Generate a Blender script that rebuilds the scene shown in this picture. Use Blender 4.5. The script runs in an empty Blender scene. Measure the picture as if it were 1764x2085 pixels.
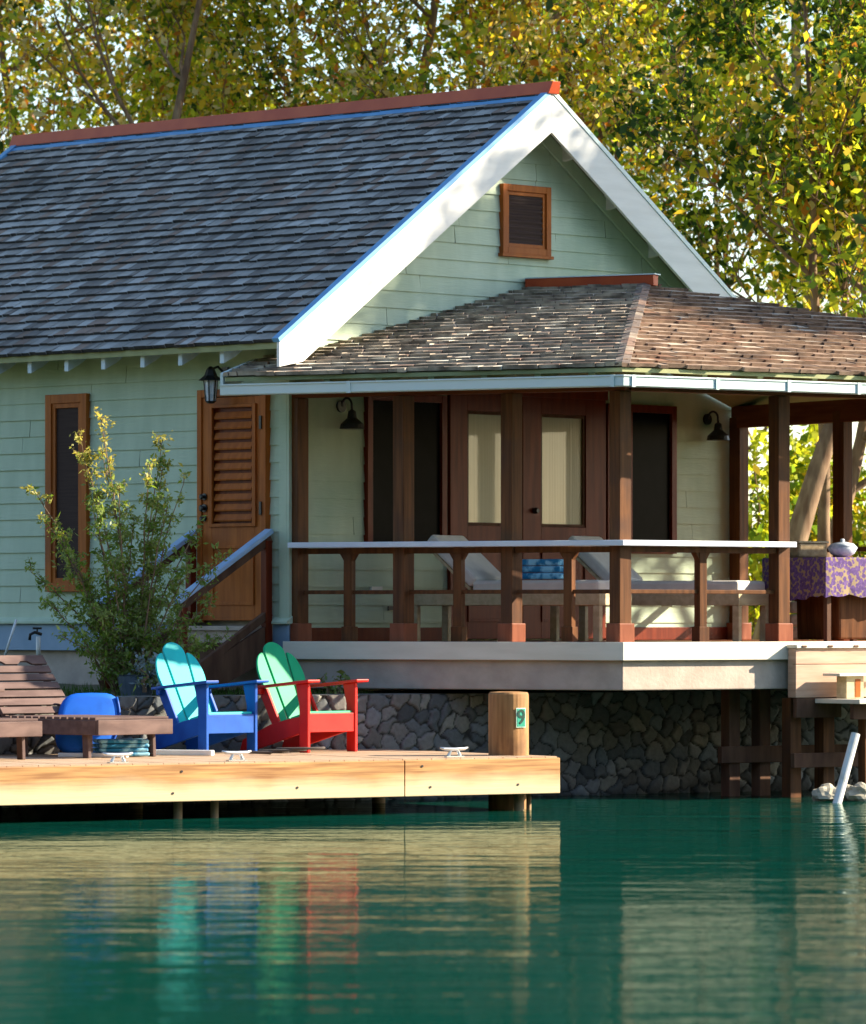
import bpy, bmesh, math, random
import numpy as np
from mathutils import Vector, Matrix

S = bpy.context.scene
COL = S.collection
RNG = random.Random(7)
R = math.radians

# ------------------------------------------------------------------ camera, light, exposure
EYE = 1.6                       # eye height above the water
F = 10200.0                     # focal length in measuring pixels (picture 1764 wide)
CX, HY = 882.0, 1260.0          # picture centre column and horizon row, same pixels
cam = bpy.data.cameras.new('camera')
cam.sensor_fit = 'HORIZONTAL'
cam.sensor_width = 36.0
cam.lens = 36.0 * F / 1764.0
cam.shift_y = (HY - 1042.5) / 1764.0
cam.clip_start = 0.5
cam.clip_end = 3000.0
cam.dof.use_dof = True
cam.dof.focus_distance = 43.5
cam.dof.aperture_fstop = 4.0
co = bpy.data.objects.new('camera', cam)
co.location = (0, 0, EYE)
co.rotation_euler = (R(90), 0, 0)
COL.objects.link(co)
S.camera = co

SUN_EL, SUN_AZ = R(27.0), R(8.0)            # azimuth measured from +X towards +Y
sdir = Vector((math.cos(SUN_EL) * math.cos(SUN_AZ), math.cos(SUN_EL) * math.sin(SUN_AZ), math.sin(SUN_EL)))
sl = bpy.data.lights.new('sun', 'SUN')
sl.energy = 5.0
sl.angle = R(0.5)
sl.color = (1.0, 0.87, 0.67)
so = bpy.data.objects.new('sun', sl)
so.rotation_euler = sdir.to_track_quat('Z', 'Y').to_euler()
so.location = sdir * 60
COL.objects.link(so)
W = bpy.data.worlds.new('World')
S.world = W
W.use_nodes = True
nt = W.node_tree
sky = nt.nodes.new('ShaderNodeTexSky')
sky.sky_type = 'NISHITA'
sky.sun_disc = False
sky.sun_elevation = SUN_EL
sky.sun_rotation = R(90) - SUN_AZ
sky.air_density = 1.0
sky.dust_density = 0.4
nt.links.new(sky.outputs[0], nt.nodes['Background'].inputs[0])
nt.nodes['Background'].inputs[1].default_value = 0.11
S.view_settings.view_transform = 'Standard'
S.view_settings.look = 'None'
S.view_settings.exposure = 1.55
S.view_settings.gamma = 1.0
S.cycles.max_bounces = 8
S.cycles.transparent_max_bounces = 8
S.cycles.caustics_reflective = False
S.cycles.caustics_refractive = False

# ------------------------------------------------------------------ measuring
def at(px, py, Y):
    """picture measurement -> world point at depth Y"""
    return Vector(((px - CX) * Y / F, Y, EYE - (py - HY) * Y / F))

def zat(py, Y):
    return EYE - (py - HY) * Y / F

def hit(px, P, d):
    """distance along the plan line P + t d at which it crosses picture column px"""
    k = (px - CX) / F
    return (k * P[1] - P[0]) / (d[0] - k * d[1])

def V2(x, y):
    return Vector((x, y))

def V3(p, z):
    return Vector((p[0], p[1], z))

def hd(deg):
    return V2(math.cos(R(deg)), math.sin(R(deg)))

# ------------------------------------------------------------------ materials
MATS = {}
def mat(name, c1, c2=None, rough=0.6, scale=(6, 6, 6), detail=4, bump=0.0, bscale=None, spec=0.4, lo=0.35, hi=0.65, metal=0.0, c3=None, s3=1.5, coat=0.0):
    m = bpy.data.materials.new(name)
    m.use_nodes = True
    n, l = m.node_tree.nodes, m.node_tree.links
    b = n['Principled BSDF']
    b.inputs['Roughness'].default_value = rough
    b.inputs['Metallic'].default_value = metal
    b.inputs['Specular IOR Level'].default_value = spec
    b.inputs['Coat Weight'].default_value = coat
    tc = n.new('ShaderNodeTexCoord')
    mp = n.new('ShaderNodeMapping')
    mp.inputs['Scale'].default_value = scale
    l.new(tc.outputs['Object'], mp.inputs[0])
    no = n.new('ShaderNodeTexNoise')
    no.inputs['Scale'].default_value = 1.0
    no.inputs['Detail'].default_value = detail
    l.new(mp.outputs[0], no.inputs['Vector'])
    r = n.new('ShaderNodeValToRGB')
    r.color_ramp.elements[0].position = lo
    r.color_ramp.elements[1].position = hi
    r.color_ramp.elements[0].color = (*c1, 1)
    r.color_ramp.elements[1].color = (*(c2 or c1), 1)
    l.new(no.outputs[0], r.inputs[0])
    out = r.outputs[0]
    if c3:
        n2 = n.new('ShaderNodeTexNoise')
        n2.inputs['Scale'].default_value = s3
        n2.inputs['Detail'].default_value = 5
        l.new(tc.outputs['Object'], n2.inputs['Vector'])
        r2 = n.new('ShaderNodeValToRGB')
        r2.color_ramp.elements[0].position = 0.5
        r2.color_ramp.elements[1].position = 0.75
        l.new(n2.outputs[0], r2.inputs[0])
        mx = n.new('ShaderNodeMixRGB')
        l.new(r2.outputs[0], mx.inputs[0])
        l.new(out, mx.inputs[1])
        mx.inputs[2].default_value = (*c3, 1)
        out = mx.outputs[0]
    l.new(out, b.inputs['Base Color'])
    if bump:
        bp = n.new('ShaderNodeBump')
        bp.inputs['Strength'].default_value = bump
        bp.inputs['Distance'].default_value = 0.01
        if bscale:
            mp2 = n.new('ShaderNodeMapping')
            mp2.inputs['Scale'].default_value = bscale
            l.new(tc.outputs['Object'], mp2.inputs[0])
            n3 = n.new('ShaderNodeTexNoise')
            n3.inputs['Scale'].default_value = 1.0
            n3.inputs['Detail'].default_value = 6
            l.new(mp2.outputs[0], n3.inputs['Vector'])
            l.new(n3.outputs[0], bp.inputs['Height'])
        else:
            l.new(no.outputs[0], bp.inputs['Height'])
        l.new(bp.outputs[0], b.inputs['Normal'])
    MATS[name] = m
    return m

def leaf_mat(name, c, c2, trans=0.45):
    m = bpy.data.materials.new(name)
    m.use_nodes = True
    n, l = m.node_tree.nodes, m.node_tree.links
    n.remove(n['Principled BSDF'])
    out = n['Material Output']
    tc = n.new('ShaderNodeTexCoord')
    no = n.new('ShaderNodeTexNoise')
    no.inputs['Scale'].default_value = 3.0
    no.inputs['Detail'].default_value = 2
    l.new(tc.outputs['Object'], no.inputs['Vector'])
    r = n.new('ShaderNodeValToRGB')
    r.color_ramp.elements[0].position = 0.35
    r.color_ramp.elements[1].position = 0.65
    r.color_ramp.elements[0].color = (*c, 1)
    r.color_ramp.elements[1].color = (*c2, 1)
    l.new(no.outputs[0], r.inputs[0])
    d = n.new('ShaderNodeBsdfDiffuse')
    t = n.new('ShaderNodeBsdfTranslucent')
    g = n.new('ShaderNodeBsdfGlossy')
    g.inputs['Roughness'].default_value = 0.4
    g.inputs['Color'].default_value = (0.5, 0.5, 0.5, 1)
    mx = n.new('ShaderNodeMixShader')
    mx.inputs[0].default_value = trans
    l.new(r.outputs[0], d.inputs[0])
    hv = n.new('ShaderNodeMixRGB')
    hv.blend_type = 'MULTIPLY'
    hv.inputs[0].default_value = 1.0
    hv.inputs[2].default_value = (1.35, 1.25, 0.7, 1)
    l.new(r.outputs[0], hv.inputs[1])
    l.new(hv.outputs[0], t.inputs[0])
    l.new(d.outputs[0], mx.inputs[1])
    l.new(t.outputs[0], mx.inputs[2])
    m2 = n.new('ShaderNodeMixShader')
    m2.inputs[0].default_value = 0.025
    l.new(mx.outputs[0], m2.inputs[1])
    l.new(g.outputs[0], m2.inputs[2])
    l.new(m2.outputs[0], out.inputs[0])
    MATS[name] = m
    return m

M = MATS
mat('sage', (0.46, 0.555, 0.415), (0.53, 0.625, 0.475), 0.75, (5, 5, 1.2), bump=0.25, bscale=(8, 8, 60), c3=(0.40, 0.51, 0.375), s3=1.4, spec=0.15)
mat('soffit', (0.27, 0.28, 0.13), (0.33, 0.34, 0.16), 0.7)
mat('white', (0.72, 0.71, 0.67), (0.80, 0.79, 0.75), 0.5, (2, 2, 14), bump=0.12, bscale=(6, 6, 40))
mat('rafter', (0.55, 0.66, 0.72), (0.62, 0.72, 0.78), 0.55)
mat('gutter', (0.60, 0.72, 0.72), (0.68, 0.78, 0.77), 0.35, (1, 1, 1))
mat('blue_trim', (0.09, 0.27, 0.50), (0.13, 0.34, 0.58), 0.5, (3, 3, 8))
mat('rail_blue', (0.30, 0.46, 0.70), (0.38, 0.55, 0.78), 0.4, (4, 4, 4))
mat('rail_white', (0.62, 0.68, 0.80), (0.72, 0.77, 0.86), 0.4, (4, 4, 4))
mat('base_blue', (0.20, 0.31, 0.44), (0.26, 0.37, 0.50), 0.6, (3, 3, 3))
mat('ridge_red', (0.42, 0.055, 0.013), (0.51, 0.083, 0.02), 0.5, (3, 3, 3))
mat('cedar', (0.33, 0.085, 0.014), (0.45, 0.13, 0.024), 0.45, (18, 18, 1.6), bump=0.15, c3=(0.26, 0.075, 0.022), s3=2.0, spec=0.12)
mat('mahogany', (0.10, 0.014, 0.005), (0.16, 0.026, 0.008), 0.4, (16, 16, 1.5), bump=0.15, spec=0.12)
mat('post', (0.078, 0.031, 0.012), (0.155, 0.062, 0.023), 0.55, (22, 22, 1.4), bump=0.3, c3=(0.075, 0.035, 0.022), s3=2.5, spec=0.12)
mat('post_base', (0.20, 0.060, 0.030), (0.28, 0.095, 0.05), 0.5, (14, 14, 2), bump=0.2, spec=0.12)
mat('beam', (0.12, 0.034, 0.013), (0.18, 0.058, 0.022), 0.55, (2, 2, 20), bump=0.2, spec=0.12)
mat('deck_red', (0.24, 0.075, 0.04), (0.33, 0.12, 0.06), 0.5, (10, 2, 2), bump=0.2, spec=0.12)
mat('fascia', (0.68, 0.63, 0.52), (0.76, 0.71, 0.60), 0.55, (2, 2, 12), bump=0.12, bscale=(4, 4, 40))
mat('concrete', (0.42, 0.34, 0.28), (0.52, 0.43, 0.36), 0.85, (5, 5, 5), bump=0.3, bscale=(30, 30, 30), c3=(0.33, 0.29, 0.27), s3=1.0)
mat('dark_pane', (0.003, 0.003, 0.003), (0.006, 0.005, 0.006), 0.3, spec=0.02)
mat('screen', (0.035, 0.018, 0.016), (0.05, 0.028, 0.024), 0.7, (2, 2, 60), spec=0.2)
mat('blind', (0.27, 0.26, 0.15), (0.31, 0.295, 0.175), 0.3, (34, 34, 0.4), bump=0.5, spec=0.3, coat=0.6)
mat('black_metal', (0.012, 0.012, 0.013), (0.02, 0.02, 0.02), 0.4)
mat('dock_plank', (0.36, 0.24, 0.15), (0.52, 0.37, 0.25), 0.75, (3, 30, 3), bump=0.3)
mat('pile_wood', (0.24, 0.15, 0.08), (0.36, 0.25, 0.14), 0.85, (20, 20, 2), bump=0.4)
mat('moor_wood', (0.20, 0.09, 0.03), (0.40, 0.21, 0.08), 0.75, (16, 16, 1.4), bump=0.5, c3=(0.11, 0.052, 0.022), s3=3.0)
mat('dark_wood', (0.09, 0.045, 0.03), (0.15, 0.08, 0.05), 0.7, (10, 10, 2), bump=0.2, spec=0.12)
mat('lounger_wood', (0.105, 0.066, 0.060), (0.165, 0.108, 0.095), 0.6, (3, 14, 14), bump=0.2, c3=(0.085, 0.055, 0.05), s3=3, spec=0.12)
mat('red_paint', (0.58, 0.010, 0.007), (0.66, 0.018, 0.012), 0.45, (5, 5, 5), spec=0.25, c3=(0.50, 0.012, 0.010), s3=4)
mat('green_paint', (0.003, 0.34, 0.15), (0.006, 0.40, 0.18), 0.5, (5, 5, 5), spec=0.2, c3=(0.004, 0.29, 0.13), s3=4)
mat('blue_paint', (0.007, 0.075, 0.37), (0.012, 0.098, 0.43), 0.45, (5, 5, 5), spec=0.25, c3=(0.006, 0.05, 0.28), s3=4)
mat('turq_paint', (0.003, 0.47, 0.48), (0.006, 0.54, 0.54), 0.5, (5, 5, 5), spec=0.2, c3=(0.004, 0.41, 0.43), s3=4)
mat('float_blue', (0.006, 0.11, 0.58), (0.012, 0.15, 0.66), 0.6, (3, 3, 3), spec=0.2, c3=(0.006, 0.09, 0.48), s3=6)
mat('towel_blue', (0.02, 0.20, 0.40), (0.30, 0.62, 0.80), 0.9, (12, 12, 12), lo=0.42, hi=0.56)
mat('cushion', (0.62, 0.59, 0.55), (0.70, 0.67, 0.62), 0.9, (8, 8, 8), bump=0.1)
mat('pale_wood', (0.42, 0.34, 0.20), (0.54, 0.45, 0.28), 0.7, (4, 20, 20), bump=0.15)
mat('landing_wood', (0.46, 0.29, 0.20), (0.60, 0.40, 0.29), 0.7, (2, 2, 24), bump=0.2, c3=(0.48, 0.34, 0.25), s3=2)
mat('steel', (0.70, 0.70, 0.70), (0.78, 0.78, 0.78), 0.28, metal=0.9)
mat('pvc', (0.74, 0.75, 0.74), (0.80, 0.80, 0.78), 0.4, c3=(0.45, 0.46, 0.40), s3=6)
mat('plate_green', (0.02, 0.30, 0.20), (0.03, 0.36, 0.25), 0.4)
mat('plate_pale', (0.45, 0.70, 0.58), (0.5, 0.75, 0.62), 0.4)
mat('plate_dark', (0.004, 0.05, 0.035), None, 0.4)
mat('bark', (0.16, 0.09, 0.05), (0.30, 0.20, 0.12), 0.9, (14, 14, 3), bump=0.7, c3=(0.10, 0.06, 0.04), s3=2.5)
mat('bark_pale', (0.30, 0.25, 0.18), (0.46, 0.40, 0.30), 0.9, (10, 10, 3), bump=0.5, c3=(0.2, 0.16, 0.1), s3=2)
mat('rock', (0.30, 0.27, 0.20), (0.50, 0.46, 0.36), 0.9, (9, 9, 9), bump=0.7, c3=(0.18, 0.17, 0.13), s3=5)
mat('tub', (0.07, 0.10, 0.14), (0.10, 0.13, 0.18), 0.6)
mat('rope_dark', (0.06, 0.05, 0.045), (0.10, 0.08, 0.07), 0.9)
mat('batten', (0.78, 0.77, 0.74), (0.84, 0.83, 0.80), 0.6)
mat('china', (0.45, 0.52, 0.62), (0.75, 0.78, 0.82), 0.25, (20, 20, 20))
mat('basket', (0.36, 0.25, 0.13), (0.50, 0.38, 0.22), 0.9, (30, 30, 30), bump=0.4)
SHG = [mat('slate_shingle_%d' % i, a, b, 0.75, (7, 7, 22), bump=0.35, spec=0.25, c3=tuple(x * 0.62 for x in a), s3=0.9) for i, (a, b) in enumerate([
    ((0.215, 0.205, 0.185), (0.285, 0.275, 0.25)), ((0.26, 0.255, 0.235), (0.35, 0.34, 0.315)), ((0.14, 0.128, 0.114), (0.195, 0.18, 0.162)),
    ((0.20, 0.145, 0.112), (0.255, 0.19, 0.15)), ((0.325, 0.325, 0.305), (0.42, 0.415, 0.39))])]
SHG.append(mat('slate_butt_shade', (0.025, 0.025, 0.028), (0.05, 0.047, 0.047), 0.8))  # dark end grain, also painting in the shadow line under each course
SHB = [mat('cedar_shingle_%d' % i, a, b, 0.8, (9, 9, 26), bump=0.4, spec=0.25, c3=tuple(x * 0.6 for x in a), s3=1.1) for i, (a, b) in enumerate([
    ((0.24, 0.155, 0.105), (0.35, 0.235, 0.165)), ((0.31, 0.22, 0.155), (0.43, 0.315, 0.23)), ((0.12, 0.078, 0.055), (0.20, 0.135, 0.098)),
    ((0.22, 0.115, 0.068), (0.32, 0.175, 0.11)), ((0.42, 0.335, 0.25), (0.58, 0.475, 0.37))])]
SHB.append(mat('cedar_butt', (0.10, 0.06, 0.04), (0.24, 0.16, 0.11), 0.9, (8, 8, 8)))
SHC = [mat('grey_shingle_%d' % i, a, b, 0.8, (9, 9, 26), bump=0.4, spec=0.3) for i, (a, b) in enumerate([
    ((0.221, 0.176, 0.137), (0.351, 0.280, 0.215)), ((0.338, 0.280, 0.221), (0.494, 0.416, 0.325)), ((0.111, 0.085, 0.072), (0.195, 0.150, 0.124)),
    ((0.195, 0.124, 0.091), (0.299, 0.195, 0.143)), ((0.585, 0.507, 0.403), (0.750, 0.715, 0.585))])]
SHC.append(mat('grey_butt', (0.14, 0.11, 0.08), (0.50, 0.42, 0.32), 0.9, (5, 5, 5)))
leaf_mat('leaf_green', (0.115, 0.21, 0.022), (0.19, 0.30, 0.04), 0.58)
leaf_mat('leaf_dark', (0.025, 0.065, 0.012), (0.05, 0.10, 0.018), 0.35)
leaf_mat('leaf_lime', (0.38, 0.46, 0.03), (0.53, 0.57, 0.05), 0.62)
leaf_mat('leaf_gold', (0.62, 0.45, 0.04), (0.74, 0.55, 0.07), 0.6)
leaf_mat('leaf_rust', (0.42, 0.15, 0.025), (0.50, 0.22, 0.04), 0.5)
leaf_mat('leaf_straw', (0.60, 0.52, 0.27), (0.74, 0.66, 0.38), 0.5)
leaf_mat('leaf_bush', (0.19, 0.27, 0.075), (0.29, 0.36, 0.12), 0.45)
leaf_mat('leaf_tip', (0.40, 0.38, 0.09), (0.52, 0.46, 0.13), 0.45)
leaf_mat('leaf_silver', (0.20, 0.26, 0.28), (0.34, 0.40, 0.42), 0.3)
leaf_mat('grass_blade', (0.035, 0.085, 0.015), (0.07, 0.14, 0.025), 0.3)

def dock_face_mat():
    """sawn, sun-bleached face board: orange brown above, bleached pale below with an uneven tide of wear"""
    m = mat('dock_face', (0.31, 0.14, 0.05), (0.60, 0.33, 0.125), 0.75, (1.6, 1.6, 34), bump=0.2, bscale=(3, 3, 50))
    n, l = m.node_tree.nodes, m.node_tree.links
    b = n['Principled BSDF']
    src = b.inputs['Base Color'].links[0].from_socket
    tc = n.new('ShaderNodeTexCoord')
    sep = n.new('ShaderNodeSeparateXYZ')
    l.new(tc.outputs['Object'], sep.inputs[0])
    no = n.new('ShaderNodeTexNoise')
    no.inputs['Scale'].default_value = 1.3
    no.inputs['Detail'].default_value = 6
    l.new(tc.outputs['Object'], no.inputs['Vector'])
    ad = n.new('ShaderNodeMath')
    ad.operation = 'MULTIPLY_ADD'
    l.new(no.outputs[0], ad.inputs[0])
    ad.inputs[1].default_value = 0.22
    l.new(sep.outputs[2], ad.inputs[2])
    mr = n.new('ShaderNodeMapRange')
    l.new(ad.outputs[0], mr.inputs[0])
    mr.inputs[1].default_value = 0.03
    mr.inputs[2].default_value = 0.15
    mr.inputs[3].default_value = 1.0
    mr.inputs[4].default_value = 0.0
    mx = n.new('ShaderNodeMixRGB')
    l.new(mr.outputs[0], mx.inputs[0])
    l.new(src, mx.inputs[1])
    mx.inputs[2].default_value = (0.70, 0.55, 0.33, 1)
    l.new(mx.outputs[0], b.inputs['Base Color'])
dock_face_mat()

def vcol_mat(name, rough=0.85, bump=0.5):
    m = mat(name, (0.8, 0.8, 0.8), (1, 1, 1), rough, (25, 25, 25), bump=bump)
    n, l = m.node_tree.nodes, m.node_tree.links
    b = n['Principled BSDF']
    src = b.inputs['Base Color'].links[0].from_socket
    a = n.new('ShaderNodeVertexColor')
    a.layer_name = 'Col'
    mx = n.new('ShaderNodeMixRGB')
    mx.blend_type = 'MULTIPLY'
    mx.inputs[0].default_value = 1.0
    l.new(a.outputs[0], mx.inputs[1])
    l.new(src, mx.inputs[2])
    l.new(mx.outputs[0], b.inputs['Base Color'])
    return m
vcol_mat('stone')

def cloth_mat():
    m = mat('cloth', (0.085, 0.045, 0.16), (0.15, 0.08, 0.26), 0.9, (40, 40, 40))
    n, l = m.node_tree.nodes, m.node_tree.links
    b = n['Principled BSDF']
    src = b.inputs['Base Color'].links[0].from_socket
    tc = n.new('ShaderNodeTexCoord')
    vo = n.new('ShaderNodeTexVoronoi')
    vo.inputs['Scale'].default_value = 28.0
    l.new(tc.outputs['Object'], vo.inputs['Vector'])
    r = n.new('ShaderNodeValToRGB')
    r.color_ramp.elements[0].position = 0.56
    r.color_ramp.elements[1].position = 0.66
    l.new(vo.outputs['Distance'], r.inputs[0])
    mx = n.new('ShaderNodeMixRGB')
    l.new(r.outputs[0], mx.inputs[0])
    mx.inputs[2].default_value = (0.30, 0.22, 0.13, 1)
    l.new(src, mx.inputs[1])
    l.new(mx.outputs[0], b.inputs['Base Color'])
cloth_mat()

def water_mat():
    m = bpy.data.materials.new('water')
    m.use_nodes = True
    n, l = m.node_tree.nodes, m.node_tree.links
    n.remove(n['Principled BSDF'])
    tc = n.new('ShaderNodeTexCoord')
    prev = None
    for (sx, sy, rot, dist, det) in ((0.30, 0.8, 3, 0.012, 2), (0.9, 2.6, -4, 0.0065, 3), (7.0, 6.0, 6, 0.0028, 4)):
        mp = n.new('ShaderNodeMapping')
        mp.inputs['Scale'].default_value = (sx, sy, 1)
        mp.inputs['Rotation'].default_value = (0, 0, R(rot))
        l.new(tc.outputs['Object'], mp.inputs[0])
        no = n.new('ShaderNodeTexNoise')
        no.inputs['Scale'].default_value = 1.0
        no.inputs['Detail'].default_value = det
        no.inputs['Roughness'].default_value = 0.45
        l.new(mp.outputs[0], no.inputs['Vector'])
        bp = n.new('ShaderNodeBump')
        bp.inputs['Strength'].default_value = 1.0
        bp.inputs['Distance'].default_value = dist
        l.new(no.outputs[0], bp.inputs['Height'])
        if prev:
            l.new(prev.outputs[0], bp.inputs['Normal'])
        prev = bp
    d = n.new('ShaderNodeBsdfDiffuse')
    d.inputs['Color'].default_value = (0.0014, 0.033, 0.0235, 1)
    g = n.new('ShaderNodeBsdfGlossy')
    g.inputs['Color'].default_value = (0.90, 1.0, 0.90, 1)
    g.inputs['Roughness'].default_value = 0.02
    l.new(prev.outputs[0], g.inputs['Normal'])
    fr = n.new('ShaderNodeFresnel')
    fr.inputs['IOR'].default_value = 1.33
    l.new(prev.outputs[0], fr.inputs['Normal'])
    k = n.new('ShaderNodeMath')
    k.operation = 'POWER'
    k.inputs[1].default_value = 5.0
    l.new(fr.outputs[0], k.inputs[0])
    k2 = n.new('ShaderNodeMath')
    k2.operation = 'MULTIPLY'
    k2.use_clamp = True
    k2.inputs[1].default_value = 1.6
    l.new(k.outputs[0], k2.inputs[0])
    k = k2
    mx = n.new('ShaderNodeMixShader')
    l.new(k.outputs[0], mx.inputs[0])
    l.new(d.outputs[0], mx.inputs[1])
    l.new(g.outputs[0], mx.inputs[2])
    l.new(mx.outputs[0], n['Material Output'].inputs[0])
    MATS['water'] = m
water_mat()
mat('ground', (0.055, 0.075, 0.025), (0.13, 0.105, 0.06), 0.95, (1.5, 1.5, 1.5), bump=0.6, bscale=(20, 20, 20), c3=(0.06, 0.085, 0.02), s3=0.7)

# ------------------------------------------------------------------ builders
def tag(o, label=None, cat=None, group=None, kind=None):
    if label: o['label'] = label
    if cat: o['category'] = cat
    if group: o['group'] = group
    if kind: o['kind'] = kind
    return o

def thing(name, label, cat, loc=(0, 0, 0), rz=0.0, group=None):
    o = bpy.data.objects.new(name, None)
    o.empty_display_size = 0.2
    o.location = loc
    o.rotation_euler = (0, 0, rz)
    COL.objects.link(o)
    return tag(o, label, cat, group)

def root_inv(o):
    while o.parent: o = o.parent
    return (Matrix.Translation(o.location) @ o.rotation_euler.to_matrix().to_4x4()).inverted()

class MB:
    """collects shapes; build() links them as one mesh object"""
    def __init__(self):
        self.v, self.f, self.m = [], [], []

    def add(self, verts, faces, mi=0):
        k = len(self.v)
        self.v += [Vector(p) for p in verts]
        self.f += [[k + i for i in fc] for fc in faces]
        self.m += [mi] * len(faces)
        return self

    def frame_box(self, o, ex, ey, ez, mi=0):
        """box from corner o with three edge vectors"""
        o, ex, ey, ez = map(Vector, (o, ex, ey, ez))
        p = [o, o + ex, o + ex + ey, o + ey, o + ez, o + ex + ez, o + ex + ey + ez, o + ey + ez]
        f = [(0, 3, 2, 1), (4, 5, 6, 7), (0, 1, 5, 4), (1, 2, 6, 5), (2, 3, 7, 6), (3, 0, 4, 7)]
        if ex.cross(ey).dot(ez) < 0:
            f = [tuple(reversed(x)) for x in f]
        return self.add(p, f, mi)

    def box(self, c, sx, sy, sz, rot=0.0, mi=0):
        c = Vector(c)
        ex = Vector((math.cos(rot), math.sin(rot), 0))
        ey = Vector((-math.sin(rot), math.cos(rot), 0))
        ez = Vector((0, 0, 1))
        return self.frame_box(c - ex * sx / 2 - ey * sy / 2 - ez * sz / 2, ex * sx, ey * sy, ez * sz, mi)

    def bar(self, p, q, w, h, up=(0, 0, 1), mi=0):
        """bar from p to q, w across, h along up"""
        p, q = Vector(p), Vector(q)
        d = (q - p)
        a = d.normalized()
        up = Vector(up)
        s = a.cross(up).normalized()
        u = s.cross(a).normalized()
        return self.frame_box(p - s * w / 2 - u * h / 2, d, s * w, u * h, mi)

    def prism(self, poly, off, mi=0):
        """planar polygon extruded by vector off"""
        n = len(poly)
        poly = [Vector(p) for p in poly]
        off = Vector(off)
        nrm = Vector((0, 0, 0))
        for i in range(n):
            nrm += poly[i].cross(poly[(i + 1) % n])
        if nrm.dot(off) > 0:
            poly.reverse()
        v = poly + [p + off for p in poly]
        f = [list(range(n)), list(range(2 * n - 1, n - 1, -1))]
        for i in range(n):
            j = (i + 1) % n
            f.append([j, i, n + i, n + j])
        return self.add(v, f, mi)

    def tube(self, pts, radii, seg=8, mi=0, cap=True):
        pts = [Vector(p) for p in pts]
        if not hasattr(radii, '__len__'):
            radii = [radii] * len(pts)
        k = len(self.v)
        n = len(pts)
        prev = None
        for i in range(n):
            d = (pts[min(i + 1, n - 1)] - pts[max(i - 1, 0)])
            d = d.normalized() if d.length > 1e-9 else Vector((0, 0, 1))
            if prev is None:
                a = d.orthogonal().normalized()
            else:
                a = prev - d * prev.dot(d)
                a = a.normalized() if a.length > 1e-6 else d.orthogonal().normalized()
            prev = a
            b = d.cross(a)
            for s in range(seg):
                t = 2 * math.pi * s / seg
                self.v.append(pts[i] + (a * math.cos(t) + b * math.sin(t)) * radii[i])
        for i in range(n - 1):
            for s in range(seg):
                s2 = (s + 1) % seg
                self.f.append([k + i * seg + s, k + i * seg + s2, k + (i + 1) * seg + s2, k + (i + 1) * seg + s])
                self.m.append(mi)
        if cap:
            self.f.append([k + s for s in range(seg - 1, -1, -1)])
            self.f.append([k + (n - 1) * seg + s for s in range(seg)])
            self.m += [mi, mi]
        return self

    def lathe(self, c, prof, seg=16, mi=0):
        """profile [(r,z)] revolved about vertical axis through c"""
        k = len(self.v)
        c = Vector(c)
        for (r, z) in prof:
            for s in range(seg):
                t = 2 * math.pi * s / seg
                self.v.append(c + Vector((r * math.cos(t), r * math.sin(t), z)))
        for i in range(len(prof) - 1):
            for s in range(seg):
                s2 = (s + 1) % seg
                self.f.append([k + i * seg + s, k + i * seg + s2, k + (i + 1) * seg + s2, k + (i + 1) * seg + s])
                self.m.append(mi)
        self.f.append([k + s for s in range(seg - 1, -1, -1)])
        self.f.append([k + (len(prof) - 1) * seg + s for s in range(seg)])
        self.m += [mi, mi]
        return self

    def build(self, name, mats, parent=None, bevel=0.0, smooth=False, world=True, label=None, col=None):
        if not isinstance(mats, (list, tuple)):
            mats = [mats]
        me = bpy.data.meshes.new(name)
        vs = self.v
        if parent is not None and world:
            inv = root_inv(parent)
            vs = [inv @ p for p in vs]
        me.from_pydata([tuple(p) for p in vs], [], self.f)
        for m in mats:
            me.materials.append(M[m] if isinstance(m, str) else m)
        me.polygons.foreach_set('material_index', self.m)
        if smooth:
            me.polygons.foreach_set('use_smooth', [True] * len(me.polygons))
        me.update()
        o = bpy.data.objects.new(name, me)
        COL.objects.link(o)
        if parent is not None:
            o.parent = parent
        if bevel:
            b = o.modifiers.new('bevel', 'BEVEL')
            b.width = bevel
            b.segments = 2
            b.limit_method = 'ANGLE'
            b.angle_limit = R(40)
        if label:
            o['label'] = label
        return o

    def clip(self, co, no):
        """keep only the side of the plane that lies opposite to no"""
        bm = bmesh.new()
        bv = [bm.verts.new(p) for p in self.v]
        for fc, mi in zip(self.f, self.m):
            try:
                f = bm.faces.new([bv[i] for i in fc])
                f.material_index = mi
            except ValueError:
                pass
        bmesh.ops.bisect_plane(bm, geom=bm.verts[:] + bm.edges[:] + bm.faces[:], dist=1e-5, plane_co=co, plane_no=no, clear_outer=True)
        bm.verts.index_update()
        r = MB()
        r.v = [v.co.copy() for v in bm.verts]
        r.f = [[v.index for v in f.verts] for f in bm.faces]
        r.m = [f.material_index for f in bm.faces]
        bm.free()
        return r

    def join(self, o):
        k = len(self.v)
        self.v += o.v
        self.f += [[k + i for i in f] for f in o.f]
        self.m += o.m
        return self

def copy_tree(o, parent=None):
    c = o.copy()
    COL.objects.link(c)
    c.parent = parent
    for ch in o.children:
        copy_tree(ch, c)
    return c

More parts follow.
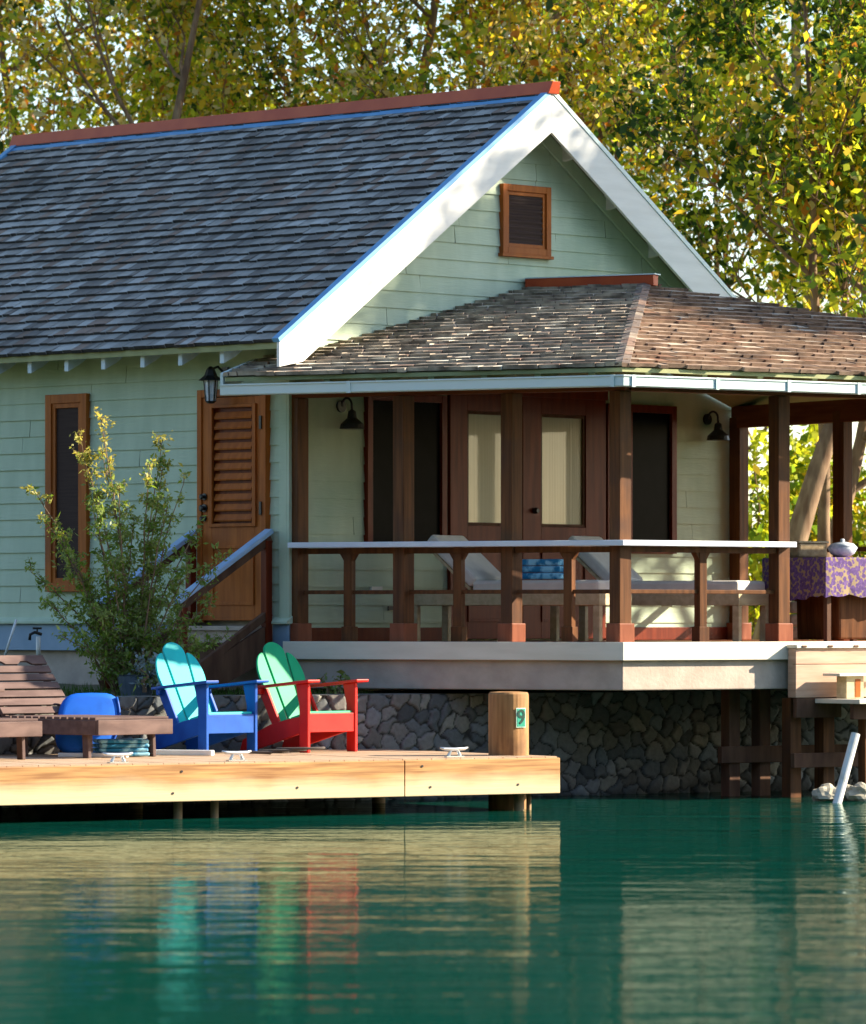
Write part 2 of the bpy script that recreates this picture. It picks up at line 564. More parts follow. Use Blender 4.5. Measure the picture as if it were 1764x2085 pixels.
# ------------------------------------------------------------------ plan of the place
G = hd(46)                                   # along the gable wall, away to the right
RR = V2(-G.y, G.x)                           # along the ridge, away to the left
PC = V2(-1.307, 45.41)                       # near corner of the cottage
WW, LW = 6.2, 7.25                           # gable width, long wall length
SLOPE, RIDGE = 0.695, 6.56
AL = hd(-27)                                 # along the porch's left side, towards the near corner
BL = hd(35)                                  # along the porch's right side, away
NL, NR = V2(-math.sin(R(27)), -math.cos(R(27))), V2(math.sin(R(35)), -math.cos(R(35)))   # outward
P1 = V2(1.657, 43.80)                        # near corner of the porch deck
P0 = P1 - AL * 3.366
DECK = 1.39
BD = hd(32.2)                                # along the dock front, away to the right
ND = V2(-BD.y, BD.x)
D1 = V2(1.038, 41.85)                        # near right corner of the dock
DOCK_Z, DOCK_B = 0.452, 0.144
WALL_OFF = 2.9
def H(u, v, z=0.0):
    p = PC + G * u + RR * v
    return Vector((p.x, p.y, z))
def DK(t, n, z=0.0):
    p = D1 + BD * t + ND * n
    return Vector((p.x, p.y, z))
G3, R3 = Vector((G.x, G.y, 0)), Vector((RR.x, RR.y, 0))
UP = Vector((0, 0, 1))

# ------------------------------------------------------------------ setting: water, ground
wm = MB().add([(-900, -300, 0), (900, -300, 0), (900, 1500, 0), (-900, 1500, 0)], [(0, 1, 2, 3)])
tag(wm.build('water', 'water'), kind='structure')

def ground_z(t, n):
    """height of the land at dock coordinates (t along the shore, n inland)"""
    base = 0.90 + 0.02 * min(max(n - WALL_OFF, 0), 4)
    rise = max(0.0, min(1.0, (-3.2 - t) / 1.6)) * max(0, min(1, (n - WALL_OFF - 0.2) / 1.0)) * 0.36
    far = max(0.0, n - 9) * 0.012
    return base + rise + min(far, 3.0)
gm = MB()
ts = [-900, -300, -100, -40, -20, -10, -8] + [-7 + 0.4 * i for i in range(36)] + [8, 10, 14, 20, 40, 100, 300, 900]
ns = [WALL_OFF + 0.30] + [WALL_OFF + 0.3 + 0.4 * i for i in range(1, 16)] + [10, 13, 17, 23, 32, 50, 90, 200, 500, 1200]
for n_ in ns:
    for t_ in ts:
        gm.v.append(DK(t_, n_, ground_z(t_, n_) + RNG.uniform(-0.012, 0.012)))
nn = len(ts)
for i in range(len(ns) - 1):
    for j in range(nn - 1):
        gm.f.append([i * nn + j, i * nn + j + 1, (i + 1) * nn + j + 1, (i + 1) * nn + j])
        gm.m.append(0)
tag(gm.build('ground', 'ground', smooth=True), kind='structure')

# lawn: blades on the strip between the stone wall and the cottage
gr = MB()
for i in range(5200):
    t_ = RNG.uniform(-7.5, 0.2)
    n_ = RNG.uniform(WALL_OFF + 0.33, WALL_OFF + 2.6)
    if (DK(t_, n_).xy - PC).dot(RR) > 0 and (DK(t_, n_).xy - PC).dot(G) > -0.1:
        continue
    p = DK(t_, n_, ground_z(t_, n_) - 0.01)
    a = RNG.uniform(0, 6.28)
    h = RNG.uniform(0.03, 0.10)
    w = Vector((math.cos(a), math.sin(a), 0)) * 0.006
    d = Vector((RNG.uniform(-.03, .03), RNG.uniform(-.03, .03), h))
    gr.add([p - w, p + w, p + d], [(0, 1, 2)])
tag(gr.build('grass', 'grass_blade'), kind='stuff')

# wood added out of view behind the viewer, blocking low sky from the porch
def unseen_wood():
    rng = np.random.default_rng(9)
    n = 9000
    a = np.radians(rng.uniform(186, 334, n))
    r = 62 + rng.normal(size=n) * 3.0
    top = 19 + 3.0 * np.sin(a * 9) + 2.0 * np.sin(a * 23 + 1)
    z = top * rng.random(n) ** 0.85
    pos = np.stack([r * np.cos(a), 46 + r * np.sin(a), z], 1)
    me = leaves_mesh('unseen_wood', pos, 1.7, ['leaf_dark', 'leaf_green'], (rng.random(n) < 0.3).astype(int), rng, 0.3, 0.9)
    o = bpy.data.objects.new('unseen_wood', me)
    COL.objects.link(o)
    tag(o, 'unseen dark green wood added behind the viewer to darken the porch', 'wood', kind='stuff')
# ------------------------------------------------------------------ stone sea wall
def stone_wall():
    t0, t1, z0, z1 = -9.0, 12.0, -0.35, 0.93
    nx, nz = 1500, 104
    rng = np.random.default_rng(5)
    sp = 0.155
    pts = []
    zz = z0 - 0.2
    row = 0
    while zz < z1 + 0.3:
        xx = t0 - 0.3 + (row % 2) * sp * 0.5
        while xx < t1 + 0.3:
            pts.append((xx + rng.uniform(-.06, .06), zz + rng.uniform(-.06, .06)))
            xx += sp * rng.uniform(0.6, 1.6)
        zz += sp * rng.uniform(0.72, 0.95)
        row += 1
    pts = np.array(pts)
    pal = np.array([(0.16, 0.17, 0.175), (0.22, 0.22, 0.21), (0.11, 0.12, 0.125), (0.24, 0.23, 0.20), (0.17, 0.195, 0.215), (0.18, 0.17, 0.155)])
    cols = pal[rng.integers(0, len(pal), len(pts))] * rng.uniform(0.6, 1.3, (len(pts), 1))
    bulge = rng.uniform(0.6, 1.3, len(pts))
    xs = np.linspace(t0, t1, nx)
    zs = np.linspace(z0, z1, nz)
    verts = np.empty((nz, nx, 3))
    vcol = np.ones((nz, nx, 4), dtype=np.float32)
    warp = 0.012 * np.sin(xs * 31) + 0.010 * np.sin(xs * 57 + 1)
    for r_, z in enumerate(zs):
        near = pts[np.abs(pts[:, 1] - z) < 0.42]
        cn, bn = cols[np.abs(pts[:, 1] - z) < 0.42], bulge[np.abs(pts[:, 1] - z) < 0.42]
        w2 = 0.012 * math.sin(z * 40)
        d = np.sqrt((xs[:, None] + w2 - near[None, :, 0]) ** 2 + ((z + warp[:, None] - near[None, :, 1]) * 1.15) ** 2)
        idx = np.argpartition(d, 2, axis=1)[:, :2]
        dd = np.take_along_axis(d, idx, 1)
        i0 = np.where(dd[:, 0] > dd[:, 1], idx[:, 1], idx[:, 0])
        e = np.clip((dd.max(1) - dd.min(1)) / 0.045, 0, 1)
        h = np.sqrt(1 - (1 - e) ** 2) * 0.034 * bn[i0]
        mort = np.clip((e - 0.12) / 0.22, 0, 1)[:, None]
        damp = 0.35 + 0.65 * np.clip((z - 0.02 - 0.05 * np.sin(xs * 2.1) - 0.03 * np.sin(xs * 7.3)) / 0.10, 0, 1)[:, None]
        c = (cn[i0] * mort + np.array([0.030, 0.029, 0.027]) * (1 - mort)) * damp
        vcol[r_, :, :3] = c
        n_ = WALL_OFF - h
        verts[r_, :, 0] = D1.x + BD.x * xs + ND.x * n_
        verts[r_, :, 1] = D1.y + BD.y * xs + ND.y * n_
        verts[r_, :, 2] = z
    a = (np.arange(nz - 1)[:, None] * nx + np.arange(nx - 1)[None, :]).ravel()
    mb = MB()
    mb.v = [Vector(p) for p in verts.reshape(-1, 3)]
    mb.f = np.stack([a, a + 1, a + nx + 1, a + nx], 1).tolist()
    mb.m = [0] * len(mb.f)
    k = len(mb.v)
    mb.v += [DK(t0, WALL_OFF - 0.03, z1), DK(t1, WALL_OFF - 0.03, z1), DK(t1, WALL_OFF + 0.32, z1 + 0.004), DK(t0, WALL_OFF + 0.32, z1 + 0.004),
             DK(t0, WALL_OFF + 0.32, z0), DK(t1, WALL_OFF + 0.32, z0)]
    vcol = np.concatenate([vcol.reshape(-1, 4), np.tile(np.array([[0.17, 0.165, 0.155, 1]], dtype=np.float32), (6, 1))])
    mb.f += [[k, k + 1, k + 2, k + 3], [k + 3, k + 2, k + 5, k + 4]]
    mb.m += [0, 0]
    o = mb.build('stone_wall', 'stone', smooth=True)
    at_ = o.data.color_attributes.new('Col', 'FLOAT_COLOR', 'POINT')
    at_.data.foreach_set('color', vcol.astype(np.float32).ravel())
    tag(o, 'dark mortared rubble sea wall behind the dock and under the porch', 'wall')
stone_wall()

# ------------------------------------------------------------------ cottage
cot = thing('cottage', 'sage green weatherboard cottage with shingled gable roof and wooden corner porch', 'house', V3(PC, 0.9), R(46))

def lap_wall(mb, o, d, nout, z0, z1, length, pitch=0.158, left=None, right=None):
    """horizontal lapped boards; left/right give the run limits at height z"""
    d3, n3 = V3(d, 0), V3(nout, 0)
    z = z0
    while z < z1 - 1e-4:
        zt = min(z + pitch, z1)
        a0, a1 = (left(z), left(zt)) if left else (0, 0)
        b0, b1 = (right(z), right(zt)) if right else (length, length)
        if b0 - a0 < 0.02:
            break
        b1 = max(b1, a1 + 0.001)
        p = lambda s, zz, off: V3(o, zz) + d3 * s + n3 * off
        cuts = [0.0] + sorted(c for c in [RNG.uniform(0.12, 0.5), RNG.uniform(0.5, 0.9)]) + [1.0]
        for c0, c1 in zip(cuts, cuts[1:]):
            j = RNG.uniform(-0.0035, 0.0030)
            g0, g1 = (0.002 if c0 else 0.0), (0.002 if c1 < 1 else 0.0)
            l0, l1 = a0 + (b0 - a0) * c0 + g0, a0 + (b0 - a0) * c1 - g1
            u0_, u1_ = max(l0, a1), min(l1, b1)
            if u1_ <= u0_:
                u0_ = min(max(u0_, a1), b1)
                u1_ = u0_ + 0.001
            v = [p(l0, z, 0.017 + j), p(l1, z, 0.017 + j), p(u1_, zt, 0.003), p(u0_, zt, 0.003), p(l0, z, 0.0), p(l1, z, 0.0)]
            mb.add(v, [(0, 1, 2, 3), (1, 0, 4, 5)])
        z = zt

wl = MB()
NLW = -G                                     # outward of the long wall
# long wall: walk from the rear to the near corner so that faces look outward
lap_wall(wl, PC + RR * LW, -RR, -G, 1.60, 4.10, LW)
wl.build('long_wall', 'sage', cot)
wg = MB()
def gl(z): return max(0.0, (z - (RIDGE - 0.10 - SLOPE * WW / 2)) / SLOPE)
lap_wall(wg, PC, G, -RR, 1.40, RIDGE - 0.12, WW, 0.162, left=gl, right=lambda z: WW - gl(z))
wg.build('gable_wall', 'sage', cot)
wr = MB()
lap_wall(wr, PC + G * WW, RR, G, 0.95, 4.10, LW)
wr.build('side_wall', 'sage', cot)
wb = MB()
lap_wall(wb, PC + G * WW + RR * LW, -G, RR, 0.95, RIDGE - 0.12, WW, 0.162, left=gl, right=lambda z: WW - gl(z))
wb.build('rear_wall', 'sage', cot)
# corner boards
cb = MB()
cb.frame_box(H(-0.028, 0.0, 1.60), G3 * 0.025, R3 * 0.10, UP * 2.5)
cb.frame_box(H(-0.028, -0.030, 1.40), G3 * 0.12, R3 * 0.028, UP * 2.7)
cb.build('corner_board', 'sage', cot, 0.003)
fo = MB()
fo.frame_box(H(0.03, 0.03, 0.5), G3 * (WW - 0.06), R3 * (LW - 0.06), UP * 1.08)
fo.build('foundation', 'concrete', cot)
# base trim with sloped cap along the long wall (two runs, either side of the door)
vd0, vd1 = hit(552, PC, RR), hit(412, PC, RR)
bt = MB()
capm = MB()
for (va, vb) in ((-0.03, vd0 - 0.06), (vd1 + 0.06, LW)):
    bt.frame_box(H(-0.035, va, 1.30), G3 * 0.06, R3 * (vb - va), UP * 0.25)
    capm.prism([H(0.0, va - 0.02, 1.625), H(-0.075, va - 0.02, 1.575), H(-0.075, va - 0.02, 1.552), H(0.0, va - 0.02, 1.552)], R3 * (vb - va + 0.02))
t_ = bt.build('base_trim', 'base_blue', cot, 0.004)
capm.build('trim_cap', 'sage', t_, 0.003)

# ---- main roof
ELEV = math.atan(SLOPE)
ct, st = math.cos(ELEV), math.sin(ELEV)
EU = -0.475                                   # eave position
V0R, V1R = -0.35, 7.23
SLEN = (WW / 2 - EU) / ct
def shingles(mb, O, es, et, nrm, tmax, span, pitch, nm, thick=0.014, wmin=0.10, wmax=0.23, rng=RNG, wob=0.006):
    """courses of separate shingles on a plane; span(t) gives the run limits"""
    t = 0.0
    row = 0
    while t < tmax:
        a, b = span(t)
        a2, b2 = span(min(t + pitch, tmax))
        a, b = min(a, a2), max(b, b2)
        s = a - rng.uniform(0, wmax)
        bias = rng.random()
        while s < b:
            w = rng.uniform(wmin, wmax)
            s0, s1 = max(s, a), min(s + w - 0.005, b)
            if s1 - s0 > 0.02:
                dj = rng.uniform(-wob, wob)
                l = pitch * 1.35
                lift = thick * rng.uniform(1.5, 1.95)
                p0 = O + es * s0 + et * (t + dj)
                p1 = O + es * s1 + et * (t + dj)
                q0 = O + es * s0 + et * min(t + l, tmax)
                q1 = O + es * s1 + et * min(t + l, tmax)
                x = rng.random()
                mi = rng.choices(range(nm), [4, 3, 2.4, 1.5, 1.6])[0]
                lo = 0.002
                v = [p0 + nrm * lift, p1 + nrm * lift, q1 + nrm * 0.003, q0 + nrm * 0.003, p0 + nrm * lo, p1 + nrm * lo]
                mb.add(v, [(0, 1, 2, 3), (0, 3, 4), (1, 5, 2)], mi)
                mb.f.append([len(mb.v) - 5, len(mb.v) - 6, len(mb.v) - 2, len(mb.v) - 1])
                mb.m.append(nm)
            s += w
        t += pitch
        row += 1
roof = MB()
for side in (0, 1):
    if side == 0:
        poly = [H(EU, V0R, RIDGE - SLOPE * (WW / 2 - EU)), H(WW / 2, V0R, RIDGE), H(WW / 2, V1R, RIDGE), H(EU, V1R, RIDGE - SLOPE * (WW / 2 - EU))]
    else:
        poly = [H(WW - EU, V0R, RIDGE - SLOPE * (WW / 2 - EU)), H(WW / 2, V0R, RIDGE), H(WW / 2, V1R, RIDGE), H(WW - EU, V1R, RIDGE - SLOPE * (WW / 2 - EU))]
    roof.prism(poly, -UP * 0.055)
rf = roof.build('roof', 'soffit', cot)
ms = MB()
ez = RIDGE - SLOPE * (WW / 2 - EU)
up_l = (G3 * ct + UP * st)
nr_l = (-G3 * st + UP * ct)
shingles(ms, H(EU - 0.02, V1R, ez + 0.002), -R3, up_l, nr_l, SLEN - 0.02, lambda t: (0.02, V1R - V0R - 0.03), 0.148, 5, thick=0.021, wmin=0.07, wmax=0.18, wob=0.010)
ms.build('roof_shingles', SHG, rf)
ms = MB()
up_r = (-G3 * ct + UP * st)
nr_r = (G3 * st + UP * ct)
shingles(ms, H(WW - EU + 0.02, V0R, ez + 0.002), R3, up_r, nr_r, SLEN - 0.02, lambda t: (0.03, V1R - V0R - 0.02), 0.148, 5, thick=0.021, wmin=0.07, wmax=0.18, wob=0.010)
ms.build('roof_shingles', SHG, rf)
# ridge: red board on top, blue flashing under it
rd = MB()
y0 = V0R - 0.06
prof = [(-0.075, 0.0), (0.075, 0.0), (0.055, 0.115), (-0.055, 0.115)]
rd.prism([H(WW / 2 + a, y0 - (0.04 if b > 0.1 else 0), RIDGE + 0.005 + b) for a, b in prof], R3 * (V1R - y0 + 0.08))
rd.build('ridge_cap', 'ridge_red', rf, 0.004)
fl = MB()
for (ud, nn_, sgn) in ((up_l, nr_l, -1), (up_r, nr_r, 1)):
    o_ = H(WW / 2, V0R - 0.01, RIDGE + 0.004) - ud * 0.15 + nn_ * 0.028
    fl.frame_box(o_, ud * 0.15, R3 * (V1R - V0R + 0.02), nn_ * 0.008)
fl.build('ridge_flashing', 'blue_trim', rf)
# barge boards, blue drip edge
for side in (0, 1):
    ud, nn_ = (up_l, nr_l) if side == 0 else (up_r, nr_r)
    ue = EU if side == 0 else WW - EU
    for (vv, dirn) in ((V0R, -1), (V1R, 1)):
        zt = lambda u: RIDGE - SLOPE * abs(u - WW / 2) + 0.012
        hgt = 0.37
        ua = ue + (-0.02 if side == 0 else 0.02)
        um = WW / 2
        m = MB()
        plumb = 0.22
        m.prism([H(ua, vv, zt(ua)), H(um, vv, zt(um)), H(um, vv, zt(um) - hgt), H(ua + (0.30 if side == 0 else -0.30), vv, zt(ua + (0.30 if side == 0 else -0.30)) - hgt), H(ua, vv, zt(ua) - plumb)], R3 * (0.035 * dirn))
        b_ = m.build('barge_board', 'white', rf, 0.003)
        e = MB()
        o_ = H(ua, vv + 0.045 * dirn, zt(ua)) + nn_ * 0.002
        L_ = SLEN + 0.02
        e.frame_box(o_, ud * L_, R3 * (-0.085 * dirn), nn_ * 0.042)
        e.build('drip_edge', 'blue_trim' if side == 0 else 'gutter', b_, 0.002)
# rafter tails along the left eave, lookouts under the gable overhang
px_tails = [-70, 2, 68, 143, 218, 298, 375, 460]
for px in px_tails:
    v_ = hit(px, PC - G * 0.40, RR)
    m = MB()
    z_ = RIDGE - SLOPE * (WW / 2 - EU) - 0.06
    m.prism([H(EU + 0.05, v_, z_ + 0.015), H(0.03, v_, z_ + 0.015 + SLOPE * 0.45), H(0.03, v_, z_ - 0.135 + SLOPE * 0.45), H(EU + 0.20, v_, z_ - 0.135 + SLOPE * 0.15), H(EU + 0.05, v_, z_ - 0.10)], R3 * 0.055)
    m.build('rafter_tail', 'rafter', rf, 0.003)
for k in range(4):
    for sgn in (-1, 1):
        u_ = WW / 2 + sgn * (0.52 + 0.62 * k)
        z_ = RIDGE - SLOPE * abs(u_ - WW / 2) - 0.06
        m = MB()
        m.prism([H(u_, -0.02, z_ - 0.01), H(u_, -0.34, z_ - 0.01), H(u_, -0.34, z_ - 0.10), H(u_, -0.02, z_ - 0.16)], G3 * 0.055)
        m.build('lookout', 'white', rf, 0.002)
# frieze boards under the roof edge on the gable wall
fz = MB()
for sgn in (-1, 1):
    p = H(WW / 2, -0.022, RIDGE - 0.09)
    ud = up_l if sgn < 0 else up_r
    nn_ = nr_l if sgn < 0 else nr_r
    L_ = SLEN - 0.65
    fz.frame_box(p - ud * L_ - nn_ * 0.13, ud * (L_ + 0.0), -R3 * 0.024, nn_ * 0.125)
fz.build('frieze_board', 'sage', cot, 0.002)
sof = MB()
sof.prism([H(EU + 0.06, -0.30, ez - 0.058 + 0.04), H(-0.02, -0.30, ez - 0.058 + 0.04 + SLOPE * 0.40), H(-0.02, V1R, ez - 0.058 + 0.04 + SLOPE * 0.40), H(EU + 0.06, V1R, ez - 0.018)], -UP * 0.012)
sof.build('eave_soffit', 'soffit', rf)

# ---- openings: rectangular frame standing proud of a wall plane
def opening(name, o2, d2, nout, s0, s1, z0, z1, fw, fm, pm, parent, pane_off=0.026, frame_off=0.06, split=None):
    d3, n3 = V3(d2, 0), V3(nout, 0)
    f = MB()
    P = lambda s, z, off: V3(o2, z) + d3 * s + n3 * off
    for (a, b, c, d) in ((s0, s0 + fw, z0, z1), (s1 - fw, s1, z0, z1), (s0 + fw, s1 - fw, z1 - fw, z1), (s0 + fw, s1 - fw, z0, z0 + fw)):
        f.frame_box(P(a, c, 0.0), d3 * (b - a), n3 * frame_off, UP * (d - c))
    for sp in (split or []):
        f.frame_box(P(sp - fw / 2, z0 + fw, 0.0), d3 * fw, n3 * (frame_off - 0.004), UP * (z1 - z0 - 2 * fw))
    fo_ = f.build(name, fm, parent, 0.004)
    p = MB()
    p.frame_box(P(s0 + fw, z0 + fw, 0.018), d3 * (s1 - s0 - 2 * fw), n3 * (pane_off - 0.018), UP * (z1 - z0 - 2 * fw))
    p.build('pane', pm, fo_)
    return fo_, P, d3, n3

# long-wall window
o_l, d_l, n_l = PC, RR, -G
def VL(px): return hit(px, PC, RR)
def zL(px, py):
    v_ = VL(px)
    return zat(py, (PC + RR * v_).y)
w_, P_, d3_, n3_ = opening('window', o_l, d_l, n_l, VL(185), VL(101), zL(140, 1205), zL(140, 803), 0.085, 'cedar', 'screen', cot)
m = MB()
sa, sb_, za, zb = VL(185) + 0.085, VL(101) - 0.085, zL(140, 1205) + 0.085, zL(140, 803) - 0.085
for (a, b, c, d) in ((sa, sa + 0.045, za, zb), (sb_ - 0.045, sb_, za, zb), (sa + 0.045, sb_ - 0.045, zb - 0.045, zb), (sa + 0.045, sb_ - 0.045, za, za + 0.045)):
    m.frame_box(P_(a, c, 0.026), d3_ * (b - a), n3_ * 0.018, UP * (d - c))
m.build('sash', 'cedar', w_, 0.002)

# side door with louvred panel
dz0, dz1 = zL(480, 1268), zL(480, 792)
vda, vdb = VL(552), VL(412)
fr = MB()
P_ = lambda s, z, off: V3(PC, z) + R3 * s - G3 * off
for (a, b, c, d) in ((vda, vda + 0.07, dz0, dz1), (vdb - 0.06, vdb, dz0, dz1), (vda + 0.07, vdb - 0.06, dz1 - 0.07, dz1)):
    fr.frame_box(P_(a, c, 0.0), R3 * (b - a), -G3 * 0.07, UP * (d - c))
door = fr.build('side_door', 'cedar', cot, 0.004)
lf = MB()
la, lb = VL(527), VL(440)                    # louvre opening
lz0, lz1 = zL(480, 1066), zL(480, 830)
a_, b_ = vda + 0.072, vdb - 0.062
for (a, b, c, d) in ((a_, la, dz0 + 0.02, dz1 - 0.075), (lb, b_, dz0 + 0.02, dz1 - 0.075), (la, lb, lz1, dz1 - 0.075), (la, lb, dz0 + 0.02, lz0)):
    lf.frame_box(P_(a, c, 0.018), R3 * (b - a), -G3 * 0.037, UP * (d - c))
lf.build('door_leaf', 'cedar', door, 0.003)
pn = MB()
pn.frame_box(P_(la, lz0, 0.018), R3 * (lb - la), -G3 * 0.004, UP * (lz1 - lz0))
pn.build('louvre_backing', 'mahogany', door)
ls = MB()
nsl = 11
for k in range(nsl):
    z = lz0 + 0.02 + (lz1 - lz0 - 0.03) * k / nsl
    ls.frame_box(P_(la + 0.045, z, 0.052), R3 * (lb - la - 0.075), G3 * 0.026 + UP * 0.052, UP * 0.014 - G3 * 0.004)
ls.build('louvres', 'cedar', door)
lfr = MB()
for (a, b, c, d) in ((la - 0.03, la + 0.015, lz0 - 0.03, lz1 + 0.03), (lb - 0.02, lb + 0.03, lz0 - 0.03, lz1 + 0.03), (la + 0.015, lb - 0.02, lz1, lz1 + 0.03), (la + 0.015, lb - 0.02, lz0 - 0.03, lz0)):
    lfr.frame_box(P_(a, c, 0.055), R3 * (b - a), -G3 * 0.02, UP * (d - c))
lfr.build('louvre_frame', 'cedar', door, 0.003)
lp = MB()
pz0, pz1 = dz0 + 0.16, lz0 - 0.20
for (a, b, c, d) in ((la, la + 0.03, pz0, pz1), (lb - 0.03, lb, pz0, pz1), (la + 0.03, lb - 0.03, pz1 - 0.03, pz1), (la + 0.03, lb - 0.03, pz0, pz0 + 0.03)):
    lp.frame_box(P_(a, c, 0.055), R3 * (b - a), -G3 * 0.014, UP * (d - c))
lp.build('panel_moulding', 'cedar', door, 0.003)
for py, r_ in ((1012, 0.026), (1035, 0.03), (1056, 0.022)):
    kb = MB()
    c = P_(VL(426), zL(426, py), 0.055)
    kb.tube([c, c - G3 * 0.012, c - G3 * 0.013, c - G3 * 0.05, c - G3 * 0.06], [r_ * 1.25, r_ * 1.25, r_ * 0.5, r_, r_ * 0.6], 12)
    kb.build('door_knob', 'black_metal', door, smooth=False)
for py in (860, 1035):
    hg = MB()
    hg.frame_box(P_(vda + 0.045, zL(545, py) - 0.06, 0.071), R3 * 0.03, -G3 * 0.012, UP * 0.12)
    hg.build('hinge', 'black_metal', door, 0.002)

# small gable window
def UG(px): return hit(px, PC, G)
def zG(px, py): return zat(py, (PC + G * UG(px)).y)
u0, u1 = UG(1016), UG(1114)
w_, P2_, d3_, n3_ = opening('attic_window', PC, G, -RR, u0, u1, zG(1065, 519), zG(1065, 378), 0.065, 'cedar', 'screen', cot)
m = MB()
z0_, z1_ = zG(1065, 519) + 0.065, zG(1065, 378) - 0.065
for (a, b, c, d) in ((u0 + 0.065, u0 + 0.10, z0_, z1_), (u1 - 0.10, u1 - 0.065, z0_, z1_), (u0 + 0.10, u1 - 0.10, z1_ - 0.035, z1_), (u0 + 0.10, u1 - 0.10, z0_, z0_ + 0.035)):
    m.frame_box(P2_(a, c, 0.026), d3_ * (b - a), n3_ * 0.014, UP * (d - c))
m.build('sash', 'cedar', w_, 0.002)
lv = MB()
for k in range(9):
    zz = z0_ + 0.04 + (z1_ - z0_ - 0.06) * k / 9
    lv.frame_box(P2_(u0 + 0.10, zz, 0.027), d3_ * (u1 - u0 - 0.20), n3_ * 0.010 - UP * 0.012, UP * 0.018)
lv.build('louvres', 'screen', w_)
sl_ = MB()
sl_.frame_box(P2_(u0 - 0.02, zG(1065, 519) - 0.03, 0.0), d3_ * (u1 - u0 + 0.04), n3_ * 0.075, UP * 0.03)
sl_.build('sill', 'cedar', w_, 0.003)

# porch windows and double doors on the gable wall
zt_w, zb_w = zG(900, 806), zG(900, 1121)
opening('porch_window', PC, G, -RR, UG(740), UG(902), zb_w, zt_w, 0.07, 'mahogany', 'dark_pane', cot, split=[UG(822)])
opening('porch_window', PC, G, -RR, UG(1229), UG(1370), zb_w, zt_w, 0.075, 'mahogany', 'dark_pane', cot, split=[UG(1275)])
zdt = zG(1065, 808)
def glazed_door(pa, pb, ga, gb):
    a, b = UG(pa), UG(pb)
    ga, gb = UG(ga), UG(gb)
    gz0, gz1 = zG(1065, 1072), zG(1065, 842)
    f = MB()
    Pq = lambda s, z, off: V3(PC, z) + G3 * s - R3 * off
    for (x0, x1, c, d) in ((a, ga, DECK + 0.02, zdt), (gb, b, DECK + 0.02, zdt), (ga, gb, gz1, zdt), (ga, gb, DECK + 0.02, gz0)):
        f.frame_box(Pq(x0, c, 0.018), G3 * (x1 - x0), -R3 * 0.042, UP * (d - c))
    dd_ = f.build('porch_door', 'mahogany', cot, 0.004)
    p = MB()
    p.frame_box(Pq(ga, gz0, 0.018), G3 * (gb - ga), -R3 * 0.012, UP * (gz1 - gz0))
    p.build('glass', 'blind', dd_)
    bd = MB()
    w = 0.028
    for (x0, x1, c, d) in ((ga, ga + w, gz0, gz1), (gb - w, gb, gz0, gz1), (ga + w, gb - w, gz0, gz0 + w), (ga + w, gb - w, gz1 - w, gz1)):
        bd.frame_box(Pq(x0, c, 0.030), G3 * (x1 - x0), -R3 * 0.016, UP * (d - c))
    bd.build('glazing_bead', 'dark_wood', dd_)
    mo = MB()
    x0, x1, c, d = ga, gb, DECK + 0.18, gz0 - 0.15
    for (q0, q1, c0, d0) in ((x0, x0 + .03, c, d), (x1 - .03, x1, c, d), (x0 + .03, x1 - .03, d - .03, d), (x0 + .03, x1 - .03, c, c + .03)):
        mo.frame_box(Pq(q0, c0, 0.060), G3 * (q1 - q0), -R3 * 0.014, UP * (d0 - c0))
    mo.build('panel_moulding', 'mahogany', dd_, 0.003)
    return dd_, Pq
d1_, _ = glazed_door(908, 1052, 943, 1023)
d2_, Pq = glazed_door(1056, 1225, 1093, 1184)
kb = MB()
c = Pq(UG(1079), zG(1079, 1040), 0.060)
kb.tube([c, c - R3 * 0.02, c - R3 * 0.05], [0.028, 0.03, 0.02], 10)
kb.build('door_knob', 'black_metal', d2_)
hdm = MB()
hdm.frame_box(H(UG(902), 0, zdt), G3 * (UG(1229) - UG(902)), -R3 * 0.065, UP * 0.10)
hdm.build('door_head', 'mahogany', cot, 0.004)
for (a, b) in ((0.10, UG(905)), (UG(1228), WW - 0.02)):
    bb = MB()
    bb.frame_box(H(a, -0.018, DECK + 0.004), G3 * (b - a), -R3 * 0.02, UP * 0.125)
    bb.build('skirting', 'mahogany', cot, 0.003)
sw = MB()
sw.frame_box(H(UG(786), -0.022, zG(786, 1243)), G3 * 0.075, -R3 * 0.012, UP * 0.04)
sw.build('socket_cover', 'black_metal', cot)
sw = MB()
sw.frame_box(H(UG(750), -0.018, zG(750, 1202)), G3 * 0.14, -R3 * 0.03, UP * 0.035)
sw.build('vent_cover', 'white', cot)

# ---- porch deck
RLEN = 7.2
P3 = P1 + BL * RLEN
PR = PC + G * WW
P4 = PR + V2(2.6, -0.6)
P4 = PR + AL * 3.2
dk = MB()
poly = [P0, P1, P3, P4, PR + G * 0.0, PC - RR * 0.02]
dk.prism([V3(p, DECK) for p in poly], -UP * 0.045)
deck = dk.build('porch_deck', 'deck_red', cot)
fa = MB()
a3, b3 = V3(AL, 0), V3(BL, 0)
nl3, nr3 = V3(NL, 0), V3(NR, 0)
corner = lambda off: P1 + (lambda k: NL * k + NR * k)(off / (1 + NL.dot(NR)))
def strip(mb, off0, off1, z0, z1):
    """board that follows the two visible sides of the porch with a mitred corner"""
    c0, c1 = corner(off0), corner(off1)
    mb.prism([V3(P0 + NL * off0, z0), V3(c0, z0), V3(c1, z0), V3(P0 + NL * off1, z0)], UP * (z1 - z0))
    mb.prism([V3(c0, z0), V3(P3 + NR * off0, z0), V3(P3 + NR * off1, z0), V3(c1, z0)], UP * (z1 - z0))
strip(fa, 0.002, 0.040, 1.235, DECK + 0.006)
fa.build('deck_fascia', 'fascia', deck, 0.004)
cbm = MB()
strip(cbm, -0.28, -0.012, 0.972, 1.335)
cbm.build('edge_beam', 'concrete', deck, 0.01)
usl = MB()
